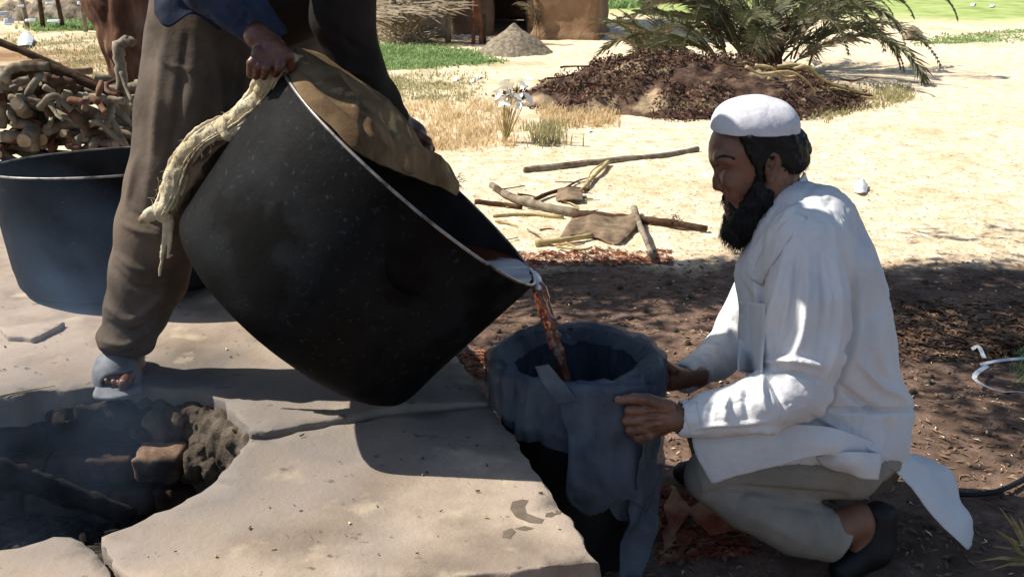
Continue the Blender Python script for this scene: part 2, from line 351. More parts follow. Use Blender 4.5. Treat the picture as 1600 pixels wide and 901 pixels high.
def ground_mat(m):
    t = m.node_tree; N = t.nodes; L = t.links; b = N['Principled BSDF']; b.inputs['Roughness'].default_value = .95; b.inputs['Specular IOR Level'].default_value = .08
    tc = N.new('ShaderNodeTexCoord'); P = tc.outputs['Object']; sp = N.new('ShaderNodeSeparateXYZ'); L.new(P, sp.inputs[0])
    def noise(s, d=7, r=.62):
        n = N.new('ShaderNodeTexNoise'); n.inputs['Scale'].default_value = s; n.inputs['Detail'].default_value = d; n.inputs['Roughness'].default_value = r; L.new(P, n.inputs[0]); return n.outputs[0]
    def ramp(src, cs, st):
        r = N.new('ShaderNodeValToRGB'); L.new(src, r.inputs[0]); e = r.color_ramp.elements; e[0].position = st[0]; e[0].color = lin(cs[0]); e[1].position = st[-1]; e[1].color = lin(cs[-1])
        for i in range(1, len(cs)-1): q = e.new(st[i]); q.color = lin(cs[i])
        return r.outputs[0]
    def mix(f, a, c):
        x = N.new('ShaderNodeMix'); x.data_type = 'RGBA'; L.new(f, x.inputs[0]); L.new(a, x.inputs[6])
        if isinstance(c, str): x.inputs[7].default_value = lin(c)
        else: L.new(c, x.inputs[7])
        return x.outputs[2]
    def mr(src, a, c, d=0, e=1):
        x = N.new('ShaderNodeMapRange'); x.inputs[1].default_value = a; x.inputs[2].default_value = c; x.inputs[3].default_value = d; x.inputs[4].default_value = e; L.new(src, x.inputs[0]); return x.outputs[0]
    def ma(op, a, c):
        x = N.new('ShaderNodeMath'); x.operation = op; L.new(a, x.inputs[0])
        if isinstance(c, (int, float)): x.inputs[1].default_value = c
        else: L.new(c, x.inputs[1])
        return x.outputs[0]
    straw = ramp(noise(9), ['c0a688', 'dcc6a6', 'e6d5ba', 'ede0ca'], [.3, .45, .56, .7])
    straw = mix(mr(noise(70, 4), .62, .78, 0, .8), straw, 'b39a74')
    straw = mix(mr(noise(.9, 4), .5, .7, 0, .6), straw, 'b79c74')
    soil = ramp(noise(13), ['54423a', '755f52', '90786a'], [.3, .5, .7])
    soil = mix(mr(noise(90, 4), .62, .72), soil, 'a08a78')
    soil = mix(mr(noise(1.7, 6), .48, .62, 0, .65), soil, '453a30')
    edge = ma('ADD', sp.outputs[1], mr(noise(3.2, 6), 0, 1, -.35, .35))
    c = mix(mr(edge, 4.55, 4.8), soil, straw)
    # dry olive turf patches and the irrigated field far out
    far = mr(sp.outputs[1], 8.2, 10.5)
    lf = mr(ma('ADD', sp.outputs[0], mr(noise(.7), 0, 1, -1.5, 1.5)), 1.0, -1.0)
    c = mix(ma('MULTIPLY', ma('MULTIPLY', far, mr(noise(1.3), .42, .6)), ma('MULTIPLY', lf, .75)), c, '8a8453')
    b2 = ma('MULTIPLY', mr(sp.outputs[1], 10.5, 11.8), mr(sp.outputs[1], 15.0, 13.0)); b2 = ma('MULTIPLY', b2, mr(sp.outputs[0], -2.9, -3.4))
    c = mix(ma('MULTIPLY', b2, mr(noise(1.1), .35, .6)), c, '8c6b4c')
    fe = ma('ADD', ma('ADD', sp.outputs[1], ma('MULTIPLY', sp.outputs[0], .35)), mr(noise(.35), 0, 1, -3, 3))
    c = mix(mr(fe, 18.5, 21.0, 0, .9), c, ramp(noise(2.5), ['6f8a3e', '93a85c', 'a9b574'], [.35, .5, .65]))
    L.new(c, b.inputs['Base Color'])
    bp = N.new('ShaderNodeBump'); bp.inputs['Strength'].default_value = .8; bp.inputs['Distance'].default_value = .012; L.new(noise(45, 9, .7), bp.inputs['Height']); L.new(bp.outputs[0], b.inputs['Normal'])
ground_mat(gm)
link('ground', mesh('ground', np.stack([X, Y, Z], -1).reshape(-1, 3), Fq), gm, kind='structure')
def gz(x, y): return float(ground_h(np.array([x]), np.array([y]))[0])
def GP(px, py):
    p = V(px, py, z=0); p = V(px, py, z=gz(p[0], p[1])); return p
# ================================================================== HEARTH PLATFORM
PZ = .40
def densify(poly, step):
    out = []
    for i in range(len(poly)):
        a = np.array(poly[i]); b = np.array(poly[(i+1) % len(poly)]); n = max(1, int(np.linalg.norm(b-a)/step))
        for k in range(n): out.append(a + (b-a)*k/n)
    return np.array(out)
cm = M['cement'].node_tree; bs_ = cm.nodes['Principled BSDF']; lk = bs_.inputs['Base Color'].links[0].from_socket
tc_ = cm.nodes.new('ShaderNodeTexCoord'); mp_ = cm.nodes.new('ShaderNodeMapping'); mp_.vector_type = 'TEXTURE'; mp_.inputs['Location'].default_value = (-.85, 2.1, .4); mp_.inputs['Scale'].default_value = (.85, .62, 9)
g1_ = cm.nodes.new('ShaderNodeTexGradient'); g1_.gradient_type = 'SPHERICAL'; cm.links.new(tc_.outputs['Object'], mp_.inputs[0]); cm.links.new(mp_.outputs[0], g1_.inputs[0])
n1_ = cm.nodes.new('ShaderNodeTexNoise'); n1_.inputs['Scale'].default_value = 5; n1_.inputs['Detail'].default_value = 8; cm.links.new(tc_.outputs['Object'], n1_.inputs[0])
a1_ = cm.nodes.new('ShaderNodeMath'); a1_.operation = 'MULTIPLY_ADD'; a1_.inputs[1].default_value = 1.3; cm.links.new(n1_.outputs[0], a1_.inputs[0]); cm.links.new(g1_.outputs['Fac'], a1_.inputs[2])
r1_ = cm.nodes.new('ShaderNodeMapRange'); r1_.inputs[1].default_value = .72; r1_.inputs[2].default_value = 1.2; r1_.inputs[4].default_value = .8; cm.links.new(a1_.outputs[0], r1_.inputs[0])
x1_ = cm.nodes.new('ShaderNodeMix'); x1_.data_type = 'RGBA'; x1_.inputs[7].default_value = lin('6f6a66'); cm.links.new(r1_.outputs[0], x1_.inputs[0]); cm.links.new(lk, x1_.inputs[6]); cm.links.new(x1_.outputs[2], bs_.inputs['Base Color'])   # ash-greyed cement near the fire
def slab(name, poly, zt, zb, mt, root, inset=.004, step=.018, jit=.004, grid=.045, rows=4, side=.004, topn=.0025, zfun=None, seed=0, bev=.0035):
    P = densify(poly, step); A = np.sum(P[:, 0]*np.roll(P[:, 1], -1) - np.roll(P[:, 0], -1)*P[:, 1])
    if A < 0: P = P[::-1]
    t = np.roll(P, -1, 0) - np.roll(P, 1, 0); t /= np.linalg.norm(t, axis=1, keepdims=True)+1e-9; nrm = np.stack([t[:, 1], -t[:, 0]], 1)
    q3 = np.concatenate([P, np.zeros((len(P), 1))], 1)
    near = (np.abs(P[:, 1]) < 4) & (np.abs(P[:, 0]) < 2.2)
    P = P - nrm*inset + nrm*((fbm(q3, 25, 3, seed)*jit + fbm(q3, 90, 2, seed+3)*jit - np.clip(fbm(q3, 12, 2, seed+6)-.45, 0, 1)*jit*3)*near)[:, None]
    inn = P - nrm*bev
    lo, hi = P.min(0), P.max(0); pts = [Vector(p) for p in inn]; nb = len(pts)
    for x in np.arange(lo[0]+.02, hi[0], grid):
        for y in np.arange(lo[1]+.02, hi[1], grid): pts.append(Vector((x+random.uniform(-.3, .3)*grid, y+random.uniform(-.3, .3)*grid)))
    vo, eo, fo, ov, oe, of = delaunay_2d_cdt(pts, [(i, (i+1) % nb) for i in range(nb)], [list(range(nb))], 1, 1e-5)
    V2 = np.array([list(v) for v in vo])
    zz = np.full(len(V2), zt); q = np.concatenate([V2, np.zeros((len(V2), 1))], 1)
    zz = zz + fbm(q, 4, 3, seed+5)*topn + fbm(q, 20, 2, seed)*topn*.4 - np.clip(fbm(q, 11, 3, seed+2)-.75, 0, 1)*.006
    if zfun is not None: zz = zz + zfun(V2)
    v = np.concatenate([V2, zz[:, None]], 1).tolist(); f = [list(a) for a in fo]
    # map boundary
    from mathutils.kdtree import KDTree
    kd = KDTree(len(V2))
    for i, p in enumerate(V2): kd.insert((p[0], p[1], 0), i)
    kd.balance(); prev = [kd.find((p[0], p[1], 0))[1] for p in inn]
    for r in range(rows+1):
        z = -bev*.8 if r == 0 else (zb-zt)*r/rows
        ring = []
        for i in range(nb):
            base = v[prev[i]][2] if r == 0 else None
            p3 = np.array([P[i, 0], P[i, 1], zt+z]); k = fbm(p3[None], 30, 3, seed+9)[0]*side*(1 if near[i] else 0)
            zr = (base + z) if r == 0 else zt+z
            v.append([P[i, 0]+nrm[i, 0]*k, P[i, 1]+nrm[i, 1]*k, zr]); ring.append(len(v)-1)
        for i in range(nb):
            j = (i+1) % nb; f.append([prev[i], ring[i], ring[j], prev[j]])
        prev = ring
    me = mesh(name, v, f, True)
    me.polygons.foreach_set('use_smooth', [True]*len(me.polygons))
    return part(name, me, mt, root)
def pz(px, py, z=PZ): return V(px, py, z=z)[:2]
corner = pz(940, 880)
e1 = np.array([-.0606, 2.3665]); e2 = np.array([-.1206, 2.5323]); ed = (e2-corner)/np.linalg.norm(e2-corner)
def edge_at(y): return corner + ed*((y-corner[1])/ed[1])
crack = [(386, 681), (415, 684), (450, 676), (480, 670), (530, 660), (600, 648), (680, 640)]
crk = [pz(*c) for c in crack] + [edge_at(2.29)]
rimN = [pz(*c) for c in [(150, 851), (160, 836), (175, 828), (205, 818), (240, 800), (262, 792), (290, 775), (312, 768), (330, 755), (352, 728), (376, 706)]]
rimF = [pz(*c) for c in [(-250, 650), (-60, 634), (0, 626), (35, 624), (60, 617), (105, 616), (150, 610), (225, 611), (262, 613), (300, 616), (326, 622), (345, 632), (365, 655), (382, 672)]]
rimL = [pz(*c) for c in [(-250, 880), (-60, 862), (0, 850), (28, 846), (50, 838), (82, 833), (110, 830), (132, 838), (148, 851)]]
bc = [pz(190, 901), pz(215, 960), pz(225, 1000)]
fe_ = [pz(780, 897), pz(700, 903), pz(560, 915), pz(400, 930), pz(225, 1000)]
S1 = [corner] + [fe_[0], fe_[1], fe_[2], fe_[3]] + [bc[2], bc[1], bc[0]] + rimN + crk
S2 = rimL + [bc[0]-[.004, 0], bc[1]-[.004, 0], bc[2]-[.004, 0], np.array([-2.4, bc[2][1]-.02]), np.array([-2.4, rimL[0][1]])]
S3 = [crk[-1]+ed*.008] + [np.array([-.68, 4.3]), np.array([-4.2, 4.4]), np.array([-4.2, rimF[0][1]])] + rimF + [c+[0, .006] for c in crk[:-1]]
hp = empty('hearth_platform', 'low cement cooking platform with a broken fire pit, tilted cauldron standing on it', 'platform', (-.8, 2.3, 0))
s1o = slab('slab', S1, PZ, PZ-.075, M['cement'], hp, seed=1, side=.006)
slab('slab', S2, PZ-.006, PZ-.08, M['cement'], hp, seed=2, side=.006)
slab('slab', S3, PZ+.008, PZ-.07, M['cement'], hp, seed=3, side=.006, grid=.06)
for k, S_ in enumerate((S1, S2, S3)):
    slab('base', S_, PZ-.074+.003*k, -.06, M['soot'], hp, inset=.02+.002*k, step=.025, jit=.008, grid=.12, rows=8, side=.02, seed=20+k, topn=0)
# left filler beyond the frame
slab('slab', [np.array([-2.41, bc[2][1]]), np.array([-2.41, rimF[0][1]-.004]), np.array([-4.2, rimF[0][1]-.004]), np.array([-4.2, bc[2][1]])], PZ, -.05, M['cement'], hp, seed=6, grid=.2, step=.06)
# loose flat piece lying on the back slab
p_ = [pz(*c, z=.41) for c in [(0, 516), (60, 511), (104, 509), (86, 522), (52, 536), (10, 533)]]
slab('slab_fragment', p_, .424, .409, M['cement'], hp, grid=.03, step=.012, rows=2, side=.002, seed=8)
# mud and rubble round the far wall of the pit
md = Sdf()
rp_ = [(228, 625), (262, 628), (300, 632), (335, 648), (362, 668), (380, 690)]
for z_, r_, o_ in ((.35, .034, 0), (.30, .040, -.006), (.25, .042, .004), (.20, .045, .0), (.14, .05, .01)):
    md.chain([V(a, b, z=.37)*np.array([1, 1, 0]) + [0, .012+o_, z_] for a, b in rp_[(0 if z_ > .26 else 2):]], [r_]*6, .03)
md.box((-.8, 2.3, .465), (1.2, .6, .08), None, .001, .004, 's')
def rough(a, s, sd=0): return lambda p: (fbm(p, s, 4, sd)*a + np.abs(fbm(p, s*2.3, 3, sd+5))*a*.8)
part('clay_rim', mesh('clay_rim', *md.mesh(.0055, warp=lambda p: fbm(p, 12, 4, 4)*.016 + (.5-np.abs(fbm(p*np.array([1, 1, .6]), 24, 4, 9)))*.024)), M['clay'], hp)
md = Sdf()
for (px, py, z, r) in [(10, 668, .33, .05), (48, 660, .34, .045), (75, 665, .34, .04), (-30, 672, .33, .06), (150, 655, .35, .05), (110, 650, .36, .045), (200, 660, .35, .05)]:
    md.ell(V(px, py, z=z)+[0, .05, 0], (r, r*.7, r), None, .03)
md.box((-.8, 2.3, .455), (1.6, .6, .08), None, .001, .004, 's')
part('clay_rim', mesh('clay_rim', *md.mesh(.008, warp=rough(.02, 18, 9))), M['soot'], hp)
def brick_me(sx, sy, sz, seed):
    s = Sdf().box((0, 0, 0), (sx/2, sy/2, sz/2), None, .006, .001)
    v, f = s.mesh(.009, warp=lambda p: fbm(p+seed, 40, 3, seed)*.004); return mesh('brick', v, f)
b_me = [brick_me(.105, .10, .066, k) for k in range(3)]
for (px, py, yy, mt, rz) in [(252, 722, 2.27, 'brick', 3), (183, 722, 2.345, 'brickd', -2), (118, 723, 2.35, 'brickd', 2), (52, 724, 2.355, 'brickd', 1), (-15, 725, 2.36, 'brickd', -2),
                             (215, 772, 2.36, 'brickd', 1), (148, 773, 2.37, 'brickd', -1), (82, 774, 2.37, 'brickd', 2), (15, 775, 2.37, 'brickd', 0), (282, 771, 2.35, 'brickd', 4)]:
    me = random.choice(b_me); me = me.copy(); o = part('brick', me, M[mt], None); o.parent = hp
    o.matrix_parent_inverse = Matrix.Translation(-Vector(hp.location)); o.location = V(px, py, y=yy); o.rotation_euler = (0, R_(rz*.5), R_(rz))
s = Sdf().ell(V(308, 722, y=2.25), (.036, .04, .05), rotm(0, 14, 0)).ell(V(333, 735, y=2.22), (.022, .03, .035), None, .006)
part('stone', mesh('stone', *s.mesh(.005, warp=rough(.008, 30, 2))), M['clay'], hp)
# ash bed with charred crumbs
ax_, ay_ = np.meshgrid(np.linspace(-2.35, -.5, 60), np.linspace(1.55, 2.42, 40), indexing='ij'); q = np.stack([ax_, ay_, ax_*0], -1)
i_ = np.arange(2400).reshape(60, 40); fq = np.stack([i_[:-1, :-1], i_[1:, :-1], i_[1:, 1:], i_[:-1, 1:]], -1).reshape(-1, 4)
part('ash_bed', mesh('ash_bed', np.stack([ax_, ay_, .06+fbm(q, 6, 4, 2)*.025], -1).reshape(-1, 3), fq), M['ash'], hp, kind='stuff')
mb = MB()
for k in range(260):
    x, y = random.uniform(-1.5, -.6), random.uniform(1.75, 2.35); c = Vector((x, y, .065+random.random()*.03)); r = random.uniform(.005, .02)
    v_, f_ = tube_geo([c, c+Vector((random.uniform(-r, r)*3, random.uniform(-r, r)*3, r*.5))], [r*.6, r*.5], 5, True, 1, .3, k); mb.add(v_, f_)
part('charcoal_crumbs', mb.me('charcoal_crumbs'), M['char'], hp, kind='stuff')
# little stains: spilled water on the cement near the right edge (damp film, a few tenths of a mm proud)
mwet = mat('damp_cement', ['5e5448', '6c6154', '7a6e60'], 20, .4, .2, 60, 6, .5, bdist=.003)
_t1 = BVHTree.FromPolygons([v.co.copy() for v in s1o.data.vertices], [list(p.vertices) for p in s1o.data.polygons])
def zslab(x, y):
    h = _t1.ray_cast(Vector((x, y, 1)), Vector((0, 0, -1))); return h[0].z if h[0] is not None else PZ
def puddle(pts, name, root, th=.0012):
    P = np.array([pz(*c) for c in pts]); P = densify(P, .006); c = P.mean(0); v = [[*p, zslab(*p)+.0007] for p in P] + [[*p, zslab(*p)-.004] for p in P]; n = len(P)
    f = [list(range(n))[::-1] if 0 else list(range(n))] + [[i, i+n, (i+1) % n+n, (i+1) % n] for i in range(n)]
    return part(name, mesh(name, v, f, False), mwet, root)
puddle([(800, 783), (815, 780), (826, 781), (820, 790), (823, 800), (838, 806), (850, 810), (846, 816), (828, 815), (806, 806), (797, 794)], 'wet_patch', hp)
puddle([(853, 801), (862, 799), (870, 802), (862, 807), (852, 806)], 'wet_patch', hp)
puddle([(868, 797), (876, 796), (876, 803), (869, 803)], 'wet_patch', hp)
puddle([(786, 829), (800, 824), (806, 830), (798, 838), (785, 838)], 'wet_patch', hp)
puddle([(804, 825), (820, 820), (834, 824), (820, 828)], 'wet_patch', hp)
# small grit and leaf scraps on the cement
mb = MB(); ml = MB()
for k in range(170):
    px, py = random.uniform(120, 930), random.uniform(640, 899)
    if k % 3 == 0: px, py = random.uniform(0, 560), random.uniform(500, 600)
    p = pz(px, py)
    if k % 3 and (px < 390 and py < 850): continue
    if p[0] > edge_at(p[1])[0]-.01 or p[1] < corner[1]+.0: continue
    z = PZ+.004+(.008 if k % 3 == 0 else 0); r = random.choice([.0008, .001, .0014, .0024])
    c = Vector((p[0], p[1], z)); a = random.random()*6.28; d = Vector((math.cos(a), math.sin(a), .1))*r*random.uniform(1, 2.5)
    v_, f_ = tube_geo([c-d, c+d], [r, r*.7], 5, True, .5, .3, k); (mb if k % 4 else ml).add(v_, f_)
part('grit', mb.me('grit'), M['clay'], hp, kind='stuff')
part('leaf_scraps', ml.me('leaf_scraps'), M['straw'], hp, kind='stuff')
part('chip', (lambda q: q.me('chip'))((lambda q: (q.add(*stick_geo([V(0, 619, z=.412), V(40, 610, z=.414), V(86, 602, z=.42)], .003, .0015, 5)), q)[1])(MB())), M['straw'], hp)
# ================================================================== CAULDRONS
def basis(N):
    N = N/np.linalg.norm(N); a = np.cross(N, [0, 0, 1.]); a /= np.linalg.norm(a); return a, np.cross(N, a), N
def lathe(prof, C, N, n=128, dent=.0, seed=0, fn=None):
    a, b, N = basis(N); v = []; f = []; th = np.linspace(0, 2*math.pi, n, endpoint=False)
    for (r, h) in prof:
        for t in th:
            d = a*math.cos(t)+b*math.sin(t); p = C + d*r + N*h
            if dent: p = p + d*float(fbm((d*1.3+N*h*4)[None], 1.2, 3, seed)[0])*dent
            if fn: p = fn(p, d, r, h, t)
            v.append(p)
    m = len(prof)
    for i in range(m-1):
        for k in range(n): f.append([i*n+k, (i+1)*n+k, (i+1)*n+(k+1) % n, i*n+(k+1) % n])
    f.append([(m-1)*n+k for k in range(n)])
    return v, f
D = 2.4; _r = Fv + Rv*(645-800)/FPX + Uv*(450.5-274)/FPX; Cp = np.array([0, 0, CH]) + D*_r; _r /= np.linalg.norm(_r)
_m = .657*Rv + .754*Uv; _j = .754*Rv - .657*Uv; _j -= _r*(_j@_r); _j /= np.linalg.norm(_j); _m -= _r*(_m@_r); _m -= _j*(_m@_j); _m /= np.linalg.norm(_m)
ELL = .13; Np = _m*math.sqrt(1-ELL**2) - _r*ELL; Np /= np.linalg.norm(Np); RP = .362; HP = .42
def profile(R, H, t=.004):
    o = [(R, 0), (R*.995, -.02), (R*.975, -.1), (R*.945, -.2), (R*.917, -.29), (R*.9, -(H-.055))]
    for k in range(1, 8):
        a = k/7*math.pi/2; o.append((R*.893-.045+.045*math.cos(a), -(H-.045)-.045*math.sin(a)))
    o += [(R*.5, -H-.004), (.01, -H-.006)]
    i = [(r-t if r > .05 else .01, h+(t if h < -.3 else 0)) for r, h in o]
    return o, i
def cauldron(name, label, C, N, R, H, seed):
    root = empty(name, label, 'cauldron', C - N/np.linalg.norm(N)*H)
    o, i = profile(R, H); vo, fo = lathe(o, C, N, dent=.006, seed=seed)
    part('body', mesh('body', vo, fo), M['pot'], root)
    i[0] = (R-.004, 0); vi, fi = lathe(i, C, N, dent=.006, seed=seed); part('inner_wall', mesh('inner_wall', vi, [q[::-1] for q in fi]), M['potin'], root)
    a, b, n_ = basis(N)
    pts = [C + (a*math.cos(t)+b*math.sin(t))*(R-.002)*(1) + (a*math.cos(t)+b*math.sin(t))*float(fbm(((a*math.cos(t)+b*math.sin(t))*1.3)[None], 1.2, 3, seed)[0])*.006 + n_*.001 for t in np.linspace(0, 2*math.pi, 129)]
    vt, ft = tube_geo(pts, [.0036]*129, 8, False); part('rim', mesh('rim', vt, ft), M['rim'], root)
    return root
c1 = cauldron('cauldron', 'large soot-black steel cauldron tilted over the bin, pouring reddish liquid', Cp, Np, RP, HP, 3)
# faint raised ring stamped on the outside wall
a_, b_, n_ = basis(Np); pd = V(648, 428, y=1.99) - Cp; hgt = pd@Np; dr = pd - Np*hgt; dr /= np.linalg.norm(dr); tn = np.cross(Np, dr)
ring = []
for t in np.linspace(.4, 5.6, 40):
    u, w_ = math.cos(t)*.062, math.sin(t)*.052; ang = u/RP; q = dr*math.cos(ang)+tn*math.sin(ang); ring.append(Cp + q*(RP*(1+.275*hgt)+.0005) + Np*(hgt+w_))
vt, ft = tube_geo(ring, [.003]*len(ring), 6); part('embossed_ring', mesh('embossed_ring', vt, ft), M['pot'], c1)
# pots' own liquid: horizontal surface inside the tilted cauldron
dn = np.array([0, 0, -1.]) + Np*Np[2]; dn /= np.linalg.norm(dn); lip = Cp + dn*RP
def inside(p):
    q = p-Cp; h = q@Np; r = np.linalg.norm(q-Np*h); return (-.33 < h < .004) and r < RP*(1+.10*h/.36) - .010
mliq = mat('reddish_liquid', ['5a2818', '6e3420'], 30, .08, .15, 60, 3, .6, bdist=.002)
mfoam = mat('pale_foam_sheen', ['b0b8c4', 'd4dae2', 'e8ecf0'], 60, .25, .6, 140, 6, .6, bdist=.003)
def water(z, x0, x1, name, mt, root, sm=1.0, wav=.0):
    rows = []
    for y in np.linspace(Cp[1]-.36, Cp[1]+.37, 80):
        xs = [x for x in np.arange(x0, x1, .004) if inside(np.array([x, y, z]))]
        if len(xs) > 3: rows.append((y, xs[0], xs[-1]))
    v = []; f = []; m = 14
    for (y, a, b) in rows:
        for k in range(m):
            x = a+(b-a)*k/(m-1); v.append([x, y, z+wav*float(fbm(np.array([[x, y, 0]]), 30, 3)[0])])
    for i in range(len(rows)-1):
        for k in range(m-1): f.append([i*m+k, i*m+k+1, (i+1)*m+k+1, (i+1)*m+k])
    return link(name, mesh(name, v, f), mt, None)
zl = lip[2]+.012
o = water(zl, -.8, .2, 'pool', mliq, None, wav=.002); o['label'] = 'reddish liquid lying in the tilted cauldron up to its lip'; o['category'] = 'liquid'
# foam on the lip, plus the far wall's wet sheen as pale colour
s = Sdf(); q = []
for k, (px, py, yy, r) in enumerate([(792, 416, 2.53, 24), (808, 422, 2.50, 26), (822, 430, 2.46, 22), (833, 438, 2.42, 15), (840, 445, 2.39, 8)]):
    p = V(px, py, y=yy); q.append(p); s.ell(p, (S(p, r), .04, S(p, r*.55)), rotm(0, 42, 0), .02)
link('foam', mesh('foam', *s.mesh(.0035, warp=rough(.003, 60, 3))), mfoam, None, label='pale wet foam and far wall sheen at the pouring lip of the tilted cauldron', category='foam')
ms = mat('pouring_liquid', ['8a5040', 'ac6c54', 'c88c70'], 40, .12, .4, 60, 4, .7, streak=(1, 1, .3), trans=.7, bdist=.002)
s = Sdf()
for ph, rr in ((0, 7.5), (2.3, 6.5), (4.2, 5.5)):
    pts = []; rs = []
    for k in range(22):
        t = k/21; px = 838 + 46*t**.85; py = 446+150*t; p = V(px, py, y=2.385-.04*t); a = ph+t*2.6
        o_ = S(p, 6.5*(1-.2*t)); pts.append(p+[math.cos(a)*o_, math.sin(a)*o_, 0]); rs.append(S(p, rr*.8*(1-.2*t))*(1+.12*math.sin(t*23+ph)+.10*math.sin(t*57+2*ph)))
    s.chain(pts, rs, .006)
for k in range(9):
    t = random.uniform(.3, 1); p = V(838+46*t**.85+random.uniform(-14, 14), 446+150*t, y=2.36); s.ell(p, (.0022, .0022, .0045))
link('pouring_stream', mesh('pouring_stream', *s.mesh(.0022)), ms, None, label='twisting reddish-brown stream falling from the cauldron lip into the bin', category='liquid')
# second cauldron at the left
C2 = V(188, 272, y=3.24); C2[2] = PZ+.012+.36
c2 = cauldron('cauldron', 'upright empty black steel cauldron standing at the left behind the man in brown trousers', C2, np.array([-.03, .075, 1.]), .368, .37, 11)
# ================================================================== BIN + BAG
BC = np.array([.148, 2.337]); BR = .178; BZ = .50
bin_ = empty('bin', 'round black plastic bin catching the poured liquid beside the platform', 'bin', (BC[0], BC[1], 0))
prof = [(BR, 0), (BR*.985, -.1), (BR*.95, -.3), (BR*.9, -.49), (BR*.88, -.497), (.01, -.498)]
v, f = lathe(prof, np.array([*BC, BZ]), np.array([0, 1e-4, 1.]), 64); part('body', mesh('body', v, f), M['black'], bin_)
v, f = lathe([(r-.004 if r > .02 else r, h+.006 if h < -.4 else h) for r, h in prof], np.array([*BC, BZ]), np.array([0, 1e-4, 1.]), 64); part('inner_wall', mesh('inner_wall', v, [q[::-1] for q in f]), M['black'], bin_)
pts = [np.array([BC[0]+math.cos(t)*BR, BC[1]+math.sin(t)*BR, BZ]) for t in np.linspace(0, 2*math.pi, 65)]
v, f = tube_geo(pts, [.006]*65, 8, False); part('rim', mesh('rim', v, f), M['black'], bin_)
handle = spline([np.array([BC[0]-BR-.002, BC[1]-.02, .44]), np.array([BC[0]-BR-.03, BC[1]-.03, .43]), np.array([BC[0]-BR-.035, BC[1]-.05, .40]), np.array([BC[0]-BR-.004, BC[1]-.06, .385])], 6)
mbag = mat('cloudy_plastic_film', ['5a6675', '76828f', '96a1ac'], 9, .3, .9, 26, 7, .5, streak=(1, 1, .4), bdist=.014)
t = mbag.node_tree; bs = t.nodes['Principled BSDF']; out = t.nodes['Material Output']
tp = t.nodes.new('ShaderNodeBsdfTransparent'); tp.inputs[0].default_value = (.75, .8, .86, 1); tl = t.nodes.new('ShaderNodeBsdfTranslucent'); tl.inputs[0].default_value = lin('8e9cae')
m1 = t.nodes.new('ShaderNodeMixShader'); m1.inputs[0].default_value = .3; t.links.new(bs.outputs[0], m1.inputs[1]); t.links.new(tl.outputs[0], m1.inputs[2])
m2 = t.nodes.new('ShaderNodeMixShader'); m2.inputs[0].default_value = .5; t.links.new(m1.outputs[0], m2.inputs[1]); t.links.new(tp.outputs[0], m2.inputs[2]); t.links.new(m2.outputs[0], out.inputs[0])
def bag(out_len, seed, r0=.004, inner=.26, flare=.0, n=150, t0=0, t1=2*math.pi, closed=True):
    th = np.linspace(t0, t1, n, endpoint=not closed); rows_in = 14; rows_out = 30; v = []
    for i in range(rows_in + rows_out):
        for t in th:
            c, s_ = math.cos(t), math.sin(t)
            if i < rows_in:
                u = 1 - i/rows_in; z = BZ - inner*u + .010*(1-u); r = BR - .024 - .02*u + .014*(1-u)**4
            else:
                u = (i-rows_in)/(rows_out-1); L_ = out_len(t); z = BZ + .012 - L_*u
                r = BR + .008 + r0 + flare*u + .005*math.sin(min(1, u*4)*math.pi/2)
                if u < .05: r = BR + (.010+r0)*u/.05; z = BZ+.016-L_*u
            p = np.array([c*2.2, s_*2.2, z*2.4]); w_ = float(fbm(p[None], 1.8, 4, seed)[0]); pl = math.sin(t*9+2*w_)*math.sin(t*23+seed)*.006
            k = 1 if i >= rows_in else .8
            cr = (1-abs(float(fbm(np.array([[c*3, s_*3, z*5]]), 2.2, 3, seed+9)[0])))*.010
            r += (w_*.012 + cr*.8 + pl*min(1, abs(z-BZ)*6))*k; zz = z + float(fbm(np.array([[c*3, s_*3, seed]]), 1.5, 3)[0])*.008
            v.append([BC[0]+c*r, BC[1]+s_*r, zz])
    f = []; m = rows_in+rows_out; nn = n if closed else n-1
    for i in range(m-1):
        for k in range(nn): f.append([i*n+k, i*n+(k+1) % n, (i+1)*n+(k+1) % n, (i+1)*n+k])
    return mesh('bag', v, f)
def L1(t):   # t = 0 is +x (right), -pi/2 faces the viewer
    d = (t+math.pi) % (2*math.pi) - math.pi
    w_ = math.exp(-((d+1.0)/.55)**2); return .13 + .19*w_ + .05*math.exp(-((d-.1)/.5)**2) + .015*math.sin(t*5)
bg_ = empty('plastic_bag', 'cloudy bluish plastic bag lining the bin and hanging down its outside', 'bag', (BC[0], BC[1], BZ))
part('liner', bag(L1, 2), mbag, bg_)
part('overhang', bag(lambda t: .095+.022*math.sin(3*t+1)+.016*math.sin(7*t), 7, .008, .018), mbag, bg_)
def bagp(px, py, off=0):
    # a point on the film's cylinder seen at that place
    lo, hi = 2.0, 2.34
    for _ in range(40):
        m = (lo+hi)/2; p = V(px, py, y=m)
        if np.hypot(p[0]-BC[0], p[1]-BC[1]) > BR+.032+off: lo = m
        else: hi = m
    return V(px, py, y=hi)
part('fold', sheet('fold', [[bagp(836, 572, .006), bagp(858, 568, .008)], [bagp(850, 600, .008), bagp(876, 592, .012)], [bagp(872, 632, .006), bagp(905, 628, .008)]], 16, 10, .002, .004, 30), mbag, bg_)
part('fold', sheet('fold', [[bagp(866, 600, -.006), bagp(920, 600, -.004), bagp(975, 600, -.006), bagp(1028, 600, -.006)], [bagp(888, 690, .004), bagp(930, 700, .022), bagp(975, 705, .002), bagp(1030, 700, .010)], [bagp(884, 765, .014), bagp(940, 760, .018), bagp(985, 760, .024), bagp(1024, 755, .006)], [bagp(892, 792, .006), bagp(925, 806, .02), bagp(975, 778, .012), bagp(1012, 800, .012)]], 30, 36, .0015, .012, 14), mbag, bg_)
